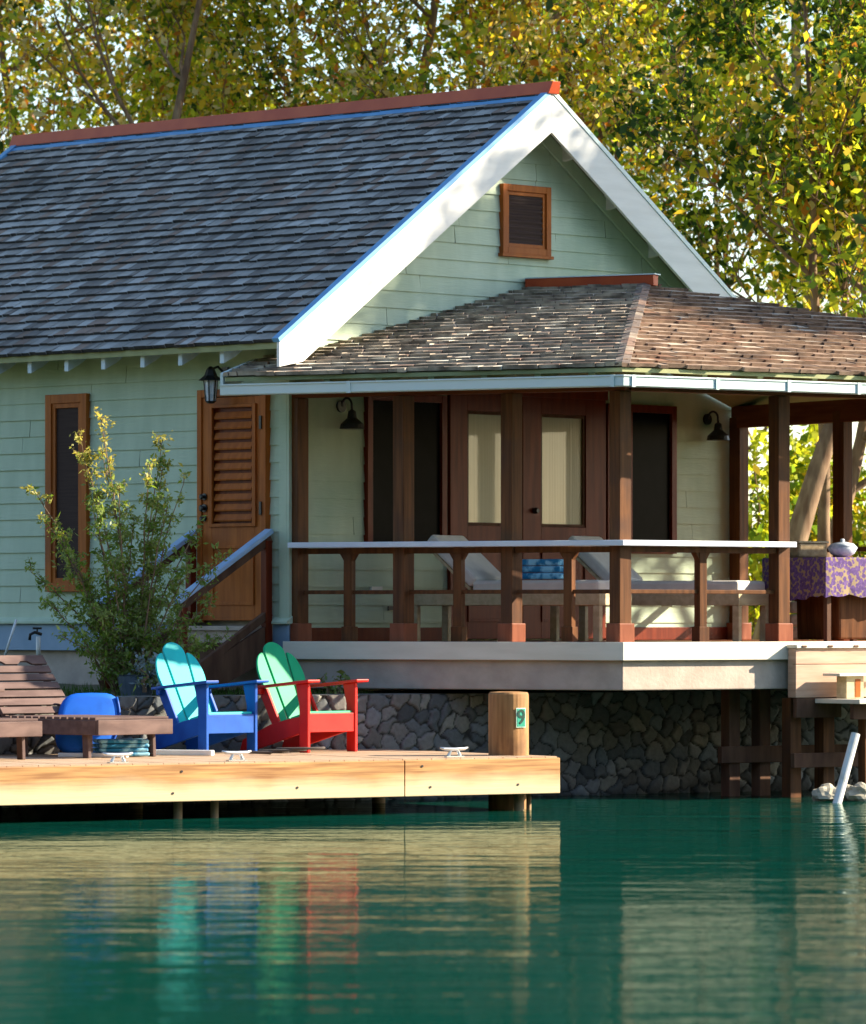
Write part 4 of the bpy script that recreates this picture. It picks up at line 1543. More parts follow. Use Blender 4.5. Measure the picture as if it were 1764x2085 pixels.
# blue float behind the lounger
fl0 = at(178, 1478, 42.35)
flo = thing('pool_float', 'bright blue rounded float standing behind the slatted lounger', 'float', (fl0.x, fl0.y, DOCK_Z), R(25))
m = MB()
nseg = 28
ring = []
for i in range(nseg):
    a = 2 * math.pi * i / nseg
    ring.append((0.27 * math.copysign(abs(math.cos(a)) ** 0.5, math.cos(a)), 0.27 * math.copysign(abs(math.sin(a)) ** 0.6, math.sin(a))))
fd = Vector((math.cos(R(20)), math.sin(R(20)), 0))
fu = Vector((0.10, 0.30, 0.95)).normalized()
fn_ = fd.cross(fu).normalized()
cc = Vector((fl0.x, fl0.y, DOCK_Z + 0.265))
prof_f = [(0.0, 0.030), (0.80, 0.036), (0.93, 0.030), (0.985, 0.015), (1.0, 0.0), (0.98, -0.015), (0.9, -0.03), (0.0, -0.03)]
k0 = len(m.v)
for (s_, d_) in prof_f:
    for (x, y) in ring:
        m.v.append(cc + fd * x * max(s_, 0.001) + fu * y * max(s_, 0.001) + fn_ * d_)
for i in range(len(prof_f) - 1):
    for s_ in range(nseg):
        s2 = (s_ + 1) % nseg
        m.f.append([k0 + i * nseg + s_, k0 + i * nseg + s2, k0 + (i + 1) * nseg + s2, k0 + (i + 1) * nseg + s_])
        m.m.append(0)
m.build('shell', 'float_blue', flo, smooth=True)
m = MB()
m.tube([cc + fd * (0.22 + 0.05 * math.sin(a)) + fu * (-0.22 + 0.44 * i / 8) + fn_ * 0.036 for i, a in enumerate([math.pi * i / 8 for i in range(9)])], 0.012, 6)
m.build('seam', 'blue_paint', flo, smooth=True)
# folded towel under the lounger
tw = at(245, 1530, 41.7)
m = MB()
for k in range(4):
    m.box((tw.x + RNG.uniform(-.01, .01), tw.y + RNG.uniform(-.01, .01), DOCK_Z + 0.022 + 0.036 * k), 0.42, 0.26, 0.032, R(20) + RNG.uniform(-.05, .05))
tag(m.build('folded_towel', 'towel_blue', None, 0.012), 'folded light blue towel lying on dock planks below the slatted lounger', 'towel')
# mats and sticks on the planks
def mat_slab(name, label, cat, px, py, Y, L_, w_, h_, rot, m_, bev=0.006):
    p = at(px, py, Y)
    mb = MB().box((p.x, p.y, DOCK_Z + h_ / 2 + 0.003), L_, w_, h_, rot)
    return tag(mb.build(name, m_, None, bev), label, cat)
mat_slab('wood_batten', 'pale wooden batten lying on dock beside the blue chair', 'batten', 372, 1533, 42.0, 0.55, 0.07, 0.045, R(-20), 'batten')
mat_slab('wood_batten', 'pale wooden batten lying on dock under the brown lounger', 'batten', 190, 1545, 41.4, 0.60, 0.06, 0.035, R(-15), 'batten')
rp = MB()
pts = []
for i in range(40):
    a = i * 0.5
    pts.append(at(560, 1534, 42.2).to_2d().to_3d() + Vector((0.16 * math.cos(a) + 0.012 * i - 0.2, 0.07 * math.sin(a), DOCK_Z + 0.014 + 0.0012 * i)))
rp.tube(pts, 0.012, 6)
tag(rp.build('mooring_rope', 'rope_dark', None, smooth=True), 'dark coiled rope on the dock between the blue and red chairs', 'rope')

# ------------------------------------------------------------------ porch furniture
def porch_lounger(label, c, rz):
    t = thing('porch_lounger', label, 'lounger', (c[0], c[1], DECK + 0.001), rz, 'cushioned loungers on the porch')
    def B(name, mb, m='pale_wood', bev=0.006):
        return mb.build(name, m, t, bev, world=False)
    hw, hl, h = 0.33, 0.95, 0.44
    m = MB()
    for sg in (-1, 1):
        m.frame_box((sg * hw - 0.02, -hl, h - 0.11), (0.04, 0, 0), (0, 2 * hl, 0), (0, 0, 0.11))
    m.frame_box((-hw + 0.02, hl - 0.04, h - 0.11), (2 * hw - 0.04, 0, 0), (0, 0.04, 0), (0, 0, 0.11))
    m.frame_box((-hw + 0.02, -hl, h - 0.11), (2 * hw - 0.04, 0, 0), (0, 0.04, 0), (0, 0, 0.11))
    B('frame', m)
    for sx in (-1, 1):
        for sy in (-1, 1):
            m = MB()
            m.box((sx * (hw - 0.02), sy * (hl - 0.035), (h - 0.11) / 2), 0.07, 0.065, h - 0.112)
            B('leg', m)
    m = MB()
    for k in range(15):
        m.frame_box((-hw + 0.021, -0.30 + 0.082 * k, h - 0.02), (2 * hw - 0.042, 0, 0), (0, 0.06, 0), (0, 0, 0.018))
    B('slats', m, bev=0.0)
    m = MB()
    m.frame_box((-hw + 0.01, -0.34, h + 0.002), (2 * hw - 0.02, 0, 0), (0, 1.27, 0), (0, 0, 0.115))
    B('seat_cushion', m, 'cushion', 0.03)
    lean = R(48)
    ey = Vector((0, -math.sin(lean), math.cos(lean)))
    en = Vector((0, math.cos(lean), math.sin(lean)))
    o = Vector((-hw + 0.01, -0.36, h + 0.05))
    m = MB()
    m.frame_box(o, (2 * hw - 0.02, 0, 0), ey * 0.62, en * 0.11)
    B('back_cushion', m, 'cushion', 0.03)
    m = MB()
    m.frame_box(o + Vector((0.03, 0, 0)) - en * 0.035, (2 * hw - 0.08, 0, 0), ey * 0.58, en * 0.03)
    B('back_frame', m)
    return t
prz = math.atan2(-AL.x, AL.y)                   # local +y towards AL
porch_lounger('cream cushioned lounger behind the porch rail with a blue towel on it', (0.80, 45.50), prz)
porch_lounger('cream cushioned lounger nearest the porch table, foot end in the sun', (2.08, 46.05), prz)
tw = MB()
c = V3(V2(0.80, 45.50) + AL * 0.18 + NL * -0.02, DECK + 0.562)
a3_ = V3(AL, 0)
for k in range(3):
    p = c + V3(NL, 0) * 0.0 + UP * (0.035 + 0.062 * k)
    tw.bar(p - a3_ * (0.30 - 0.02 * k), p + a3_ * (0.27 - 0.015 * k), 0.24 - 0.01 * k, 0.058)
tag(tw.build('beach_towel', 'towel_blue', None, 0.02), 'blue patterned beach towel folded on the cream lounger cushion', 'towel')

# table with purple cloth
tc_ = V2((1712 - CX) * 46.0 / F, 46.0)
trz = R(35)
tab = thing('porch_table', 'brown wooden table on the porch under a purple patterned cloth', 'table', (tc_.x, tc_.y, DECK), trz)
m = MB().box((0, 0, 0.745), 1.04, 0.86, 0.035)
m.build('top', 'mahogany', tab, 0.005, world=False)
m = MB()
m.prism([(-0.26, -0.30, 0.02), (0.26, -0.30, 0.02), (0.30, -0.33, 0.70), (-0.30, -0.33, 0.70)], (0, 0.62, 0))
m.build('pedestal', 'post', tab, 0.02, world=False)
for sx in (-1, 1):
    for sy in (-1, 1):
        m = MB().box((sx * 0.47, sy * 0.38, 0.364), 0.05, 0.05, 0.725)
        m.build('leg', 'dark_wood', tab, 0.004, world=False)
cl = MB()
n_ = 64
per = []
hx, hy = 0.545, 0.455
for i in range(n_):
    f = i / n_ * 4
    sd, q = int(f), f - int(f)
    per.append([(-hx + 2 * hx * q, -hy), (hx, -hy + 2 * hy * q), (hx - 2 * hx * q, hy), (-hx, hy - 2 * hy * q)][sd])
rings = [(1.0, 0.768, 0), (1.012, 0.755, 0), (1.02, 0.60, 0.5), (1.03, 0.40, 1.0)]
for (sc, z, wv) in rings:
    for i, (x, y) in enumerate(per):
        w = wv * (0.016 * math.sin(i * 1.15) + 0.008 * math.sin(i * 2.7))
        drop = wv * (0.022 * math.sin(i * 0.42) + 0.012 * math.sin(i * 1.9)) if wv == 1.0 else 0
        cl.v.append(Vector((x * (sc + w), y * (sc + w), z + drop)))
for r_ in range(len(rings) - 1):
    for i in range(n_):
        j = (i + 1) % n_
        cl.f.append([r_ * n_ + i, (r_ + 1) * n_ + i, (r_ + 1) * n_ + j, r_ * n_ + j])
        cl.m.append(0)
cl.f.append(list(range(n_)))
cl.m.append(0)
clo = cl.build('tablecloth', 'cloth', None)
clo.location = (tc_.x, tc_.y, DECK)
clo.rotation_euler = (0, 0, trz)
sol = clo.modifiers.new('thick', 'SOLIDIFY')
sol.thickness = 0.004
tag(clo, 'purple and tan patterned cloth draped over the porch table', 'tablecloth')
TZ = DECK + 0.775
bp_ = V2((1640 - CX) * 46.15 / F, 46.15)
m = MB()
m.box((bp_.x, bp_.y, TZ + 0.065), 0.34, 0.24, 0.13, trz)
bsk = thing('storage_box', 'tan woven box standing on the purple tablecloth', 'box', (bp_.x, bp_.y, TZ), trz)
m.build('body', 'basket', bsk, 0.02)
m = MB().box((bp_.x, bp_.y, TZ + 0.140), 0.36, 0.26, 0.018, trz)
m.build('lid', 'pale_wood', bsk, 0.006)
gp = V2((1716 - CX) * 45.9 / F, 45.9)
bw = thing('china_bowl', 'blue and white china bowl with lid on the purple tablecloth', 'bowl', (gp.x, gp.y, TZ), 0)
m = MB().lathe((gp.x, gp.y, TZ), [(0.05, 0), (0.11, 0.03), (0.14, 0.085), (0.135, 0.09)], 20)
m.build('body', 'china', bw, smooth=True)
m = MB().lathe((gp.x, gp.y, TZ + 0.091), [(0.138, 0), (0.10, 0.035), (0.02, 0.05), (0.022, 0.07), (0.01, 0.078)], 20)
m.build('lid', 'china', bw, smooth=True)
# stone pier behind the table
sp_ = V2((1643 - CX) * 47.6 / F, 47.6)
m = MB()
for k in range(3):
    for j in range(2):
        m.box((sp_.x + (j - 0.5) * 0.17 + RNG.uniform(-.01, .01), sp_.y, DECK + 0.07 + 0.125 * k), 0.155, 0.28, 0.115, RNG.uniform(-.08, .08))
tag(m.build('stone_block', 'rock', None, 0.02), 'pale rough stone plinth standing on the porch behind the table', 'plinth')

# ------------------------------------------------------------------ landing at the right end of the porch
OFFL = 0.16
LA = P1 + NR * OFFL
tl = hit(1621, LA, BL)
land = thing('landing_stage', 'pale boarded landing with a step down to the water beside the porch', 'landing', V3(LA + BL * tl, 0.9), R(35))
Lp = lambda t, out, z: V3(LA + BL * (tl + t) + NR * out, z)
for (z0, z1) in ((1.195, 1.335), (0.895, 1.190)):
    m = MB()
    m.frame_box(Lp(0, -0.04, z0), b3 * 3.2, nr3 * 0.04, UP * (z1 - z0))
    m.build('face_board', 'landing_wood', land, 0.004)
m = MB()
m.frame_box(Lp(0.002, -0.115, 0.895), b3 * 0.035, nr3 * 0.073, UP * 0.44)
m.build('end_board', 'landing_wood', land, 0.003)
m = MB()
m.frame_box(Lp(-0.01, -0.116, 1.337), b3 * 3.2, nr3 * 0.143, UP * 0.03)
m.build('top_board', 'fascia', land, 0.004)
for k in range(7):
    m = MB()
    m.frame_box(Lp(0.05 + 0.30 * k, 0.001, 1.345), b3 * 0.05, nr3 * 0.034, UP * 0.018)
    m.build('fixing_block', 'dark_wood', land)
m = MB()
ts_ = hit(1660, LA + NR * 0.004, BL) - tl
m.frame_box(Lp(ts_, 0.004, 0.845), b3 * 2.8, nr3 * 0.62, UP * 0.04)
m.build('step', 'fascia', land, 0.004)
m = MB()
m.frame_box(Lp(0.01, -0.05, 0.715), b3 * 0.52, nr3 * 0.05, UP * 0.175)
m.frame_box(Lp(ts_ + 0.06, 0.42, 0.705), b3 * 2.2, nr3 * 0.05, UP * 0.138)
m.build('bearer', 'dark_wood', land, 0.004)
for (t_, out, w) in ((0.02, -0.10, 0.125), (0.40, -0.10, 0.13), (0.52, 0.34, 0.10), (1.3, 0.34, 0.10), (1.6, -0.1, 0.12)):
    m = MB()
    m.frame_box(Lp(t_, out - w, -0.8), b3 * w, nr3 * w, UP * (0.8 + (0.89 if out < 0 else 0.844)))
    m.build('leg', 'post', land, 0.005)
m = MB()
m.frame_box(Lp(-0.05, -0.01, 0.27), b3 * 1.6, nr3 * 0.05, UP * 0.13)
m.build('cross_beam', 'dark_wood', land, 0.004)
m = MB()
t_n = hit(1733, LA + NR * 0.2, BL) - tl
m.frame_box(Lp(t_n - 0.10, 0.12, 0.887), b3 * 0.20, nr3 * 0.14, UP * 0.20)
nw = m.build('box_post', 'pale_wood', land, 0.004)
m = MB()
m.frame_box(Lp(t_n - 0.22, 0.07, 1.088), b3 * 0.75, nr3 * 0.24, UP * 0.025)
m.build('bench_top', 'fascia', nw, 0.004)
m = MB()
m.frame_box(Lp(t_n + 0.0, 0.2605, 0.90), b3 * 0.06, nr3 * 0.004, UP * 0.16)
m.build('bench_panel', 'cedar', nw)
# white pole leaning in the water
p0, p1 = at(1743, 1494, 43.6), at(1704, 1640, 43.45)
m = MB().tube([p1, p0], 0.040, 16)
tag(m.build('mooring_pole', 'pvc', None, smooth=False), 'white pole leaning in the water beside the pale rocks', 'pole')

# rocks at the foot of the landing
def rock(loc, r, seed, label):
    bm = bmesh.new()
    bmesh.ops.create_icosphere(bm, subdivisions=3, radius=r)
    rg = random.Random(seed)
    ph = [rg.uniform(0, 6.28) for _ in range(9)]
    for v in bm.verts:
        d = v.co.normalized()
        k = 1 + 0.18 * math.sin(d.x * 4 + ph[0]) * math.sin(d.y * 4.5 + ph[1]) + 0.12 * math.sin(d.z * 6 + ph[2] + d.x * 5) + 0.06 * math.sin(d.y * 11 + ph[3]) + rg.uniform(-.03, .03)
        v.co = d * r * k
        v.co.z *= 0.75
    me = bpy.data.meshes.new('rock')
    bm.to_mesh(me)
    bm.free()
    me.materials.append(M['rock'])
    o = bpy.data.objects.new('rock', me)
    o.location = loc
    o.rotation_euler = (0, 0, rg.uniform(0, 6))
    COL.objects.link(o)
    tag(o, label, 'rock', 'pale rocks at the water line')
for k, (px, r_, Y, lb) in enumerate(((1684, 0.125, 44.0, 'pale rock left of the white pole, end of the row'), (1724, 0.10, 44.35, 'small pale rock directly behind the white pole'), (1750, 0.135, 44.0, 'pale rock right of the white pole at the water line'), (1796, 0.15, 44.1, 'large pale rock at the picture edge right of the pole'))):
    p = at(px, 1600, Y)
    rock((p.x, p.y, 0.05), r_, 20 + k, lb)

# ------------------------------------------------------------------ garden bits at the left
p = at(28, 1318, 45.0)
q = at(22, 1262, 45.2)
m = MB().tube([at(10, 1335, 44.6), at(33, 1262, 44.7)], 0.011, 8)
tag(m.build('garden_stake', 'pvc', None, smooth=True), 'thin white stake leaning against the blue base trim of cottage', 'stake')
tp = thing('garden_tap', 'black garden tap on a short white standpipe by the cottage wall', 'tap', at(78, 1335, 44.6), 0)
m = MB().tube([at(78, 1345, 44.6), at(78, 1296, 44.6)], 0.020, 10)
m.build('standpipe', 'pvc', tp, smooth=True)
c = at(78, 1292, 44.6)
m = MB().tube([c + Vector((0.03, 0, 0.0)), c + Vector((-0.03, -0.02, 0.02)), c + Vector((-0.07, -0.03, 0.0)), c + Vector((-0.075, -0.03, -0.05))], 0.014, 8)
m.tube([c + Vector((-0.01, 0, 0.02)), c + Vector((-0.01, 0, 0.055))], 0.008, 6)
m.tube([c + Vector((-0.05, 0, 0.055)), c + Vector((0.03, 0, 0.055))], 0.010, 6)
m.build('spout', 'black_metal', tp, smooth=True)
tb_ = at(278, 1398, 43.75)
tub = MB().lathe((tb_.x, tb_.y, 0.90), [(0.13, 0), (0.17, 0.20), (0.18, 0.21), (0.16, 0.212), (0.14, 0.15)], 20)
tag(tub.build('plant_tub', 'tub', None, smooth=False), 'dark blue grey tub on the grass behind the sea wall', 'tub')

# ------------------------------------------------------------------ leaves, trees
def leaves_mesh(name, pos, size, mats, mi, rng, droop=0.3, aspect=0.54, nbias=None):
    n = len(pos)
    d = rng.normal(size=(n, 3))
    d[:, 2] -= droop
    d /= np.linalg.norm(d, axis=1)[:, None]
    a = rng.normal(size=(n, 3))
    s = np.cross(d, a)
    s /= np.linalg.norm(s, axis=1)[:, None]
    nn_ = np.cross(d, s)
    L_ = size * np.clip(rng.lognormal(0.0, 0.35, n), 0.45, 1.9)[:, None]
    w = L_ * aspect * 0.5
    v = np.empty((n, 4, 3))
    v[:, 0] = pos
    v[:, 1] = pos + d * L_ * 0.45 + s * w + nn_ * L_ * 0.06
    v[:, 2] = pos + d * L_
    v[:, 3] = pos + d * L_ * 0.45 - s * w + nn_ * L_ * 0.06
    me = bpy.data.meshes.new(name)
    me.vertices.add(4 * n)
    me.vertices.foreach_set('co', v.reshape(-1).astype(np.float32))
    me.loops.add(4 * n)
    me.loops.foreach_set('vertex_index', np.arange(4 * n, dtype=np.int32))
    me.polygons.add(n)
    me.polygons.foreach_set('loop_start', np.arange(0, 4 * n, 4, dtype=np.int32))
    me.polygons.foreach_set('loop_total', np.full(n, 4, dtype=np.int32))
    for m_ in mats:
        me.materials.append(M[m_])
    me.polygons.foreach_set('material_index', mi.astype(np.int32))
    me.update(calc_edges=True)
    me.validate()
    return me

def grow(mb, rg, p, d, L_, r, depth, tips, wob=0.22, bend=0.1):
    """one limb with its side limbs; collects twig ends"""
    n = 5
    pts, rad = [p.copy()], [r]
    for i in range(n):
        d = (d + Vector((rg.uniform(-wob, wob), rg.uniform(-wob, wob), rg.uniform(-wob, wob) + bend))).normalized()
        p = p + d * (L_ / n)
        pts.append(p.copy())
        rad.append(r * (1 - 0.75 * (i + 1) / n))
        if depth > 0 and i >= 1:
            for _ in range(2 if i > 2 else 1):
                dd = (d + Vector((rg.uniform(-1, 1), rg.uniform(-1, 1), rg.uniform(-0.4, 0.7))) * 0.95).normalized()
                grow(mb, rg, p, dd, L_ * rg.uniform(0.42, 0.62), max(rad[-1] * 0.6, 0.008), depth - 1, tips, wob, bend)
        elif depth == 0:
            tips.append(p.copy())
    if depth > 0:
        tips.append(p.copy())
    mb.tube(pts, rad, 8 if r > 0.06 else 5, cap=False)

def make_tree(name, label, cat, seed, height, trunk_h, crown_r, nleaf, leaf, pal, wts, bark='bark', lean=(0, 0), r0=0.14, group=None, clump=0.30, nlimb=6, low=0.0):
    rg = random.Random(seed)
    rng = np.random.default_rng(seed)
    t = thing(name, label, cat, (0, 0, 0), 0, group)
    mb = MB()
    tips = []
    p = Vector((0, 0, -0.2))
    pts, rad = [p.copy()], [r0 * 1.25]
    d = Vector((lean[0], lean[1], 1)).normalized()
    n = 9
    for i in range(n):
        d = (d + Vector((rg.uniform(-.10, .10), rg.uniform(-.10, .10), 0.03))).normalized()
        p = p + d * (height * 0.9 / n)
        pts.append(p.copy())
        rad.append(r0 * (1 - 0.86 * (i + 1) / n))
        if p.z > trunk_h:
            for q in range(2 if i > 3 else 1):
                a = rg.uniform(0, 6.28)
                k = rg.uniform(0.5, 1.1)
                dd = Vector((math.cos(a), math.sin(a), k * 0.7)).normalized()
                grow(mb, rg, p, dd, crown_r * rg.uniform(0.75, 1.1) * (1.0 - 0.35 * i / n), rad[-1] * 0.62, 2, tips)
    mb.tube(pts, rad, 10)
    mb.build('trunk', bark, t, smooth=True, world=False)
    tips = np.array([tuple(x) for x in tips])
    if low:
        tips = tips[tips[:, 2] > low]
    tw = rng.exponential(size=len(tips)) ** 1.35 + 0.05
    idx = rng.choice(len(tips), nleaf, p=tw / tw.sum())
    spread = clump * rng.uniform(0.5, 1.25, len(tips))[idx][:, None]
    pos = tips[idx] + rng.normal(size=(nleaf, 3)) * spread * np.array([1, 1, 0.75])
    # colour by clump with strays
    cw = np.array(wts, float) / sum(wts)
    tipc = rng.choice(len(pal), len(tips), p=cw)
    mi = tipc[idx]
    stray = rng.random(nleaf) < 0.4
    mi[stray] = rng.choice(len(pal), stray.sum(), p=cw)
    me = leaves_mesh('crown', pos, leaf, pal, mi, rng)
    o = bpy.data.objects.new('crown', me)
    COL.objects.link(o)
    o.parent = t
    return t

unseen_wood()
PAL = ['leaf_green', 'leaf_lime', 'leaf_gold', 'leaf_rust', 'leaf_dark', 'leaf_straw']
proto = [
    make_tree('shade_tree', '', 'tree', 11, 11.0, 2.6, 3.0, 19500, 0.090, PAL, [3.6, 5.4, 3.6, 0.9, 1.0, 1.8], 'bark_pale', r0=0.15),
    make_tree('shade_tree', '', 'tree', 12, 10.0, 2.2, 2.9, 19500, 0.090, PAL, [3.0, 5.2, 4.4, 1.5, 0.8, 2.6], 'bark', r0=0.13),
    make_tree('shade_tree', '', 'tree', 13, 12.0, 3.0, 3.2, 20500, 0.092, PAL, [4.4, 5.6, 3.0, 0.9, 1.5, 1.4], 'bark', r0=0.16),
]
GRP = 'trees behind the cottage'

spots = [  # X, Y, variant, turn, scale, label
    (-6.3, 58.0, 0, 0.3, 1.0, 'golden green tree behind the far end of the red ridge'),
    (-3.4, 57.0, 1, 1.9, 1.0, 'yellowing tree behind the left half of the main roof'),
    (-0.6, 58.5, 2, 4.1, 0.95, 'green and gold tree behind the middle of the main roof'),
    (2.2, 57.2, 1, 5.2, 1.05, 'golden tree right behind the gable peak'),
    (4.7, 59.0, 0, 2.7, 1.05, 'yellow green tree behind the right slope of the gable'),
    (7.6, 58.0, 2, 0.9, 1.0, 'tall green tree behind the porch roof at the picture edge'),
    (-8.6, 64.0, 2, 3.3, 1.0, 'far pale green tree at the left end of the back row'),
    (-5.0, 65.5, 1, 0.2, 1.15, 'far golden tree in the back row, second from its left end'),
    (-1.9, 65.0, 0, 5.5, 1.1, 'far tree in the back row, above the middle of the red ridge'),
    (0.9, 66.0, 2, 1.2, 1.0, 'far tree in the back row, just left of the gable peak'),
    (3.7, 66.5, 1, 3.9, 0.85, 'far thin golden tree under the white gap of sky'),
    (6.8, 66.0, 0, 4.6, 1.1, 'far tree in the back row, above the porch roof'),
    (9.8, 65.0, 2, 2.2, 1.05, 'far tree at the right end of the back row'),
    (0.7, 61.5, 0, 1.1, 1.1, 'golden tree standing between the two trees nearest the gable peak'),
    (6.2, 61.0, 1, 0.4, 1.2, 'golden tree behind the dark slender tree at the right'),
]
used = set()
for (x, y, k, a, s_, lb) in spots:
    o = proto[k] if k not in used else copy_tree(proto[k])
    used.add(k)
    o.location = (x, y, 0.95)
    o.rotation_euler = (0, 0, a)
    o.scale = (s_, s_, s_)
    tag(o, lb, 'tree', GRP)
# nearer, darker tree at the right
dt = make_tree('shade_tree', 'dark leaved slender tree rising at the right above the porch roof', 'tree', 31, 9.2, 2.6, 2.2, 15000, 0.10, PAL, [4.5, 1.8, 0.8, 0.2, 5, 0.2], 'bark', r0=0.085, clump=0.24)
dt.location = (4.25, 54.5, 0.95)
dt.rotation_euler = (0, 0, 1.0)
# tall tree beyond the right edge of the picture: it shades the gable and the upper porch
big = make_tree('shade_tree', 'tall broad tree right of the porch that shades the gable', 'tree', 37, 13.0, 6.6, 2.2, 22000, 0.17, PAL, [4, 3, 2, 0.5, 3, 0.5], 'bark', r0=0.20, clump=0.40, low=7.2)
big.location = (13.0, 50.3, 0.3)
big2 = make_tree('shade_tree', 'tall tree standing behind the one right of the porch', 'tree', 38, 11.5, 6.2, 2.4, 22000, 0.17, PAL, [4, 3, 2, 0.5, 3, 0.5], 'bark', r0=0.18, clump=0.40, low=6.6)
big2.location = (13.4, 52.0, 0.3)
# leaning forked tree seen between the porch posts
lt = make_tree('leaning_tree', 'thick brown leaning tree seen between the right porch posts', 'tree', 41, 6.4, 2.3, 2.2, 5200, 0.12, PAL, [3, 5, 2.5, 0.4, 2, 0.2], 'bark', lean=(0.42, 0.0), r0=0.17)
lt.location = (3.30, 53.2, 0.95)
lt2 = make_tree('leaning_tree', 'brown tree trunk leaning outwards beyond the porch table', 'tree', 43, 6.0, 2.0, 2.0, 5200, 0.12, PAL, [3, 5, 2.5, 0.4, 1.5, 0.2], 'bark', lean=(0.55, 0.1), r0=0.13)
lt2.location = (3.72, 54.4, 0.95)

# big-leaved bushes beyond the porch
def make_bush(name, label, loc, seed, h, r, nleaf, leaf, pal, wts, nst=9, aspect=0.5, group=None):
    rg = random.Random(seed)
    rng = np.random.default_rng(seed)
    t = thing(name, label, 'shrub', loc, 0, group)
    mb = MB()
    tips = []
    for k in range(nst):
        a = rg.uniform(0, 6.28)
        p = Vector((0.12 * math.cos(a), 0.12 * math.sin(a), -0.05))
        tgt = Vector((r * rg.uniform(0.1, 1) * math.cos(a), r * rg.uniform(0.1, 1) * math.sin(a), h * rg.uniform(0.6, 1)))
        pts = [p.lerp(tgt, i / 6) + Vector((0, 0, 0.25 * h * math.sin(math.pi * i / 6) * 0.4)) + Vector((rg.uniform(-.04, .04), rg.uniform(-.04, .04), 0)) for i in range(7)]
        mb.tube(pts, [0.022 - 0.0028 * i for i in range(7)], 5, cap=False)
        for i in range(1, 7):
            tips.append(pts[i])
    mb.build('stem', 'bark', t, smooth=True, world=False)
    tips = np.array([tuple(x) for x in tips])
    idx = rng.integers(0, len(tips), nleaf)
    pos = tips[idx] + rng.normal(size=(nleaf, 3)) * r * 0.2
    pos[:, 2] = np.maximum(pos[:, 2], 0.03)
    cw = np.array(wts, float) / sum(wts)
    mi = rng.choice(len(pal), len(tips), p=cw)[idx]
    st_ = rng.random(nleaf) < 0.35
    mi[st_] = rng.choice(len(pal), st_.sum(), p=cw)
    me = leaves_mesh('foliage', pos, leaf, pal, mi, rng, 0.5, aspect)
    o = bpy.data.objects.new('foliage', me)
    COL.objects.link(o)
    o.parent = t
    return t
GB = 'bushes beyond the porch'
make_bush('leafy_bush', 'bright leafy bush seen just right of the house corner post', (3.55, 56.0, 0.95), 51, 2.7, 0.9, 1700, 0.135, ['leaf_lime', 'leaf_green', 'leaf_gold'], [5, 3, 1.5], group=GB)
make_bush('leafy_bush', 'bright leafy bush seen between the two right porch posts', (4.35, 56.6, 0.95), 52, 2.9, 0.9, 1900, 0.135, ['leaf_lime', 'leaf_green', 'leaf_gold'], [5, 3, 1.5], group=GB)
make_bush('leafy_bush', 'yellow green bush behind the purple covered table', (5.1, 57.0, 0.95), 53, 2.6, 0.9, 1700, 0.13, ['leaf_lime', 'leaf_green', 'leaf_gold'], [4, 3, 2.5], group=GB)
make_bush('leafy_bush', 'green bush beyond the porch at the right picture edge', (6.3, 57.0, 0.95), 54, 2.8, 1.0, 1700, 0.13, ['leaf_lime', 'leaf_green', 'leaf_gold'], [4, 3, 2.5], group=GB)

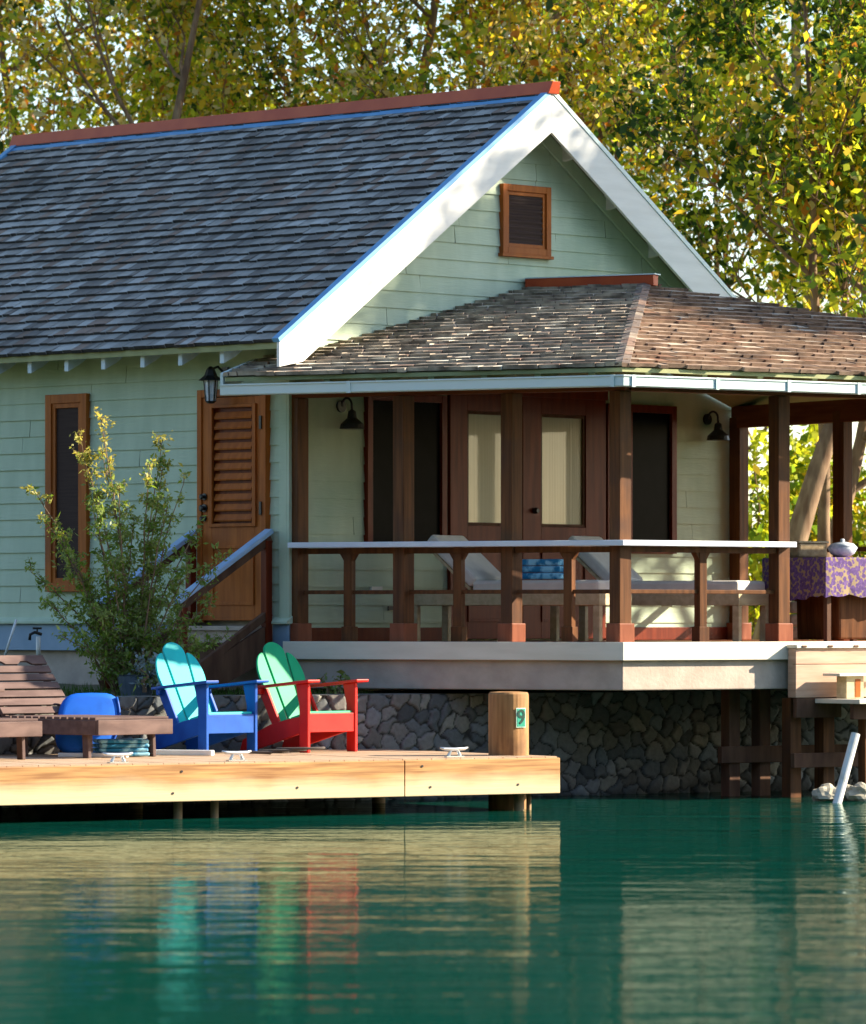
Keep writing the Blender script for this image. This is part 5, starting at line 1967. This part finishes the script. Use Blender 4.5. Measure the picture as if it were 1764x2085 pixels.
# airy shrub by the stairs
def airy_shrub():
    rg = random.Random(61)
    rng = np.random.default_rng(61)
    base = at(262, 1405, 43.95)
    t = thing('airy_shrub', 'tall airy green shrub with pale yellow tips beside the entry stairs', 'shrub', (base.x, base.y, 0.90))
    mb = MB()
    pos, mi = [], []
    tips_px = [(205, 858, 1.0), (165, 900, .9), (335, 905, .8), (305, 950, .7), (60, 995, .8), (95, 1060, .7), (380, 985, .6), (345, 1020, .5), (120, 1110, .5), (60, 1165, .5), (240, 1000, .5), (275, 1060, .4), (400, 1080, .4), (440, 1140, .5), (190, 1040, .4), (150, 1180, .3), (380, 1170, .3), (310, 1120, .3), (230, 1150, .3), (100, 1230, .3), (430, 1230, .4), (340, 1220, .3), (200, 1240, .2), (270, 1220, .2), (460, 1300, .4), (400, 1310, .3), (130, 1300, .3), (170, 930, .9), (210, 930, .9), (330, 960, .6)]
    for (px, py, hot) in tips_px:
        Y = 43.95 + rg.uniform(-0.55, 0.45)
        tip = at(px + rg.uniform(-8, 8), py, Y) - Vector((base.x, base.y, 0.90))
        st = Vector((rg.uniform(-.10, .10), rg.uniform(-.10, .10), -0.05))
        mid = Vector((st.x * 0.6 + tip.x * 0.40, st.y * 0.6 + tip.y * 0.40, tip.z * 0.62))
        pts = []
        n = 10
        for i in range(n + 1):
            k = i / n
            pts.append(st * (1 - k) ** 2 + mid * 2 * k * (1 - k) + tip * k * k + Vector((rg.uniform(-.012, .012), rg.uniform(-.012, .012), 0)))
        mb.tube(pts, [0.011 * (1 - 0.85 * i / n) + 0.0015 for i in range(n + 1)], 5, cap=False)
        for i in range(2, n + 1):
            k = i / n
            for q in range(rg.randint(2, 4)):
                a = rg.uniform(0, 6.28)
                L_ = rg.uniform(0.08, 0.30) * (1.15 - 0.75 * k)
                e = pts[i] + Vector((math.cos(a) * L_, math.sin(a) * L_, rg.uniform(-0.02, 0.14)))
                mb.tube([pts[i], pts[i].lerp(e, 0.5) + Vector((0, 0, 0.02)), e], [0.004, 0.003, 0.0012], 4, cap=False)
                nl = int(20 * (1.2 - 0.3 * k))
                for w in range(nl):
                    f = rg.uniform(0.15, 1.05)
                    pos.append(tuple(pts[i].lerp(e, f) + Vector((rg.gauss(0, .018), rg.gauss(0, .018), rg.gauss(0, .018)))))
                    tipy = hot * k > rg.uniform(0.45, 0.95)
                    mi.append(2 if tipy else (0 if rg.random() < 0.7 else 1))
    mb.build('stem', 'bark', t, smooth=True, world=False)
    me = leaves_mesh('foliage', np.array(pos), 0.040, ['leaf_bush', 'leaf_green', 'leaf_tip'], np.array(mi), rng, 0.2, 0.42)
    o = bpy.data.objects.new('foliage', me)
    COL.objects.link(o)
    o.parent = t
airy_shrub()
make_bush('silver_shrub', 'small silvery leaved shrub beside the dark tub on the grass', at(305, 1398, 43.6), 71, 0.26, 0.20, 420, 0.05, ['leaf_silver', 'leaf_bush'], [4, 1], 6)
make_bush('wall_weed', 'little green weed growing against the porch beam left of centre', Vector((-0.86, 44.75, 0.93)), 72, 0.22, 0.10, 110, 0.05, ['leaf_bush', 'leaf_green'], [3, 1], 4)
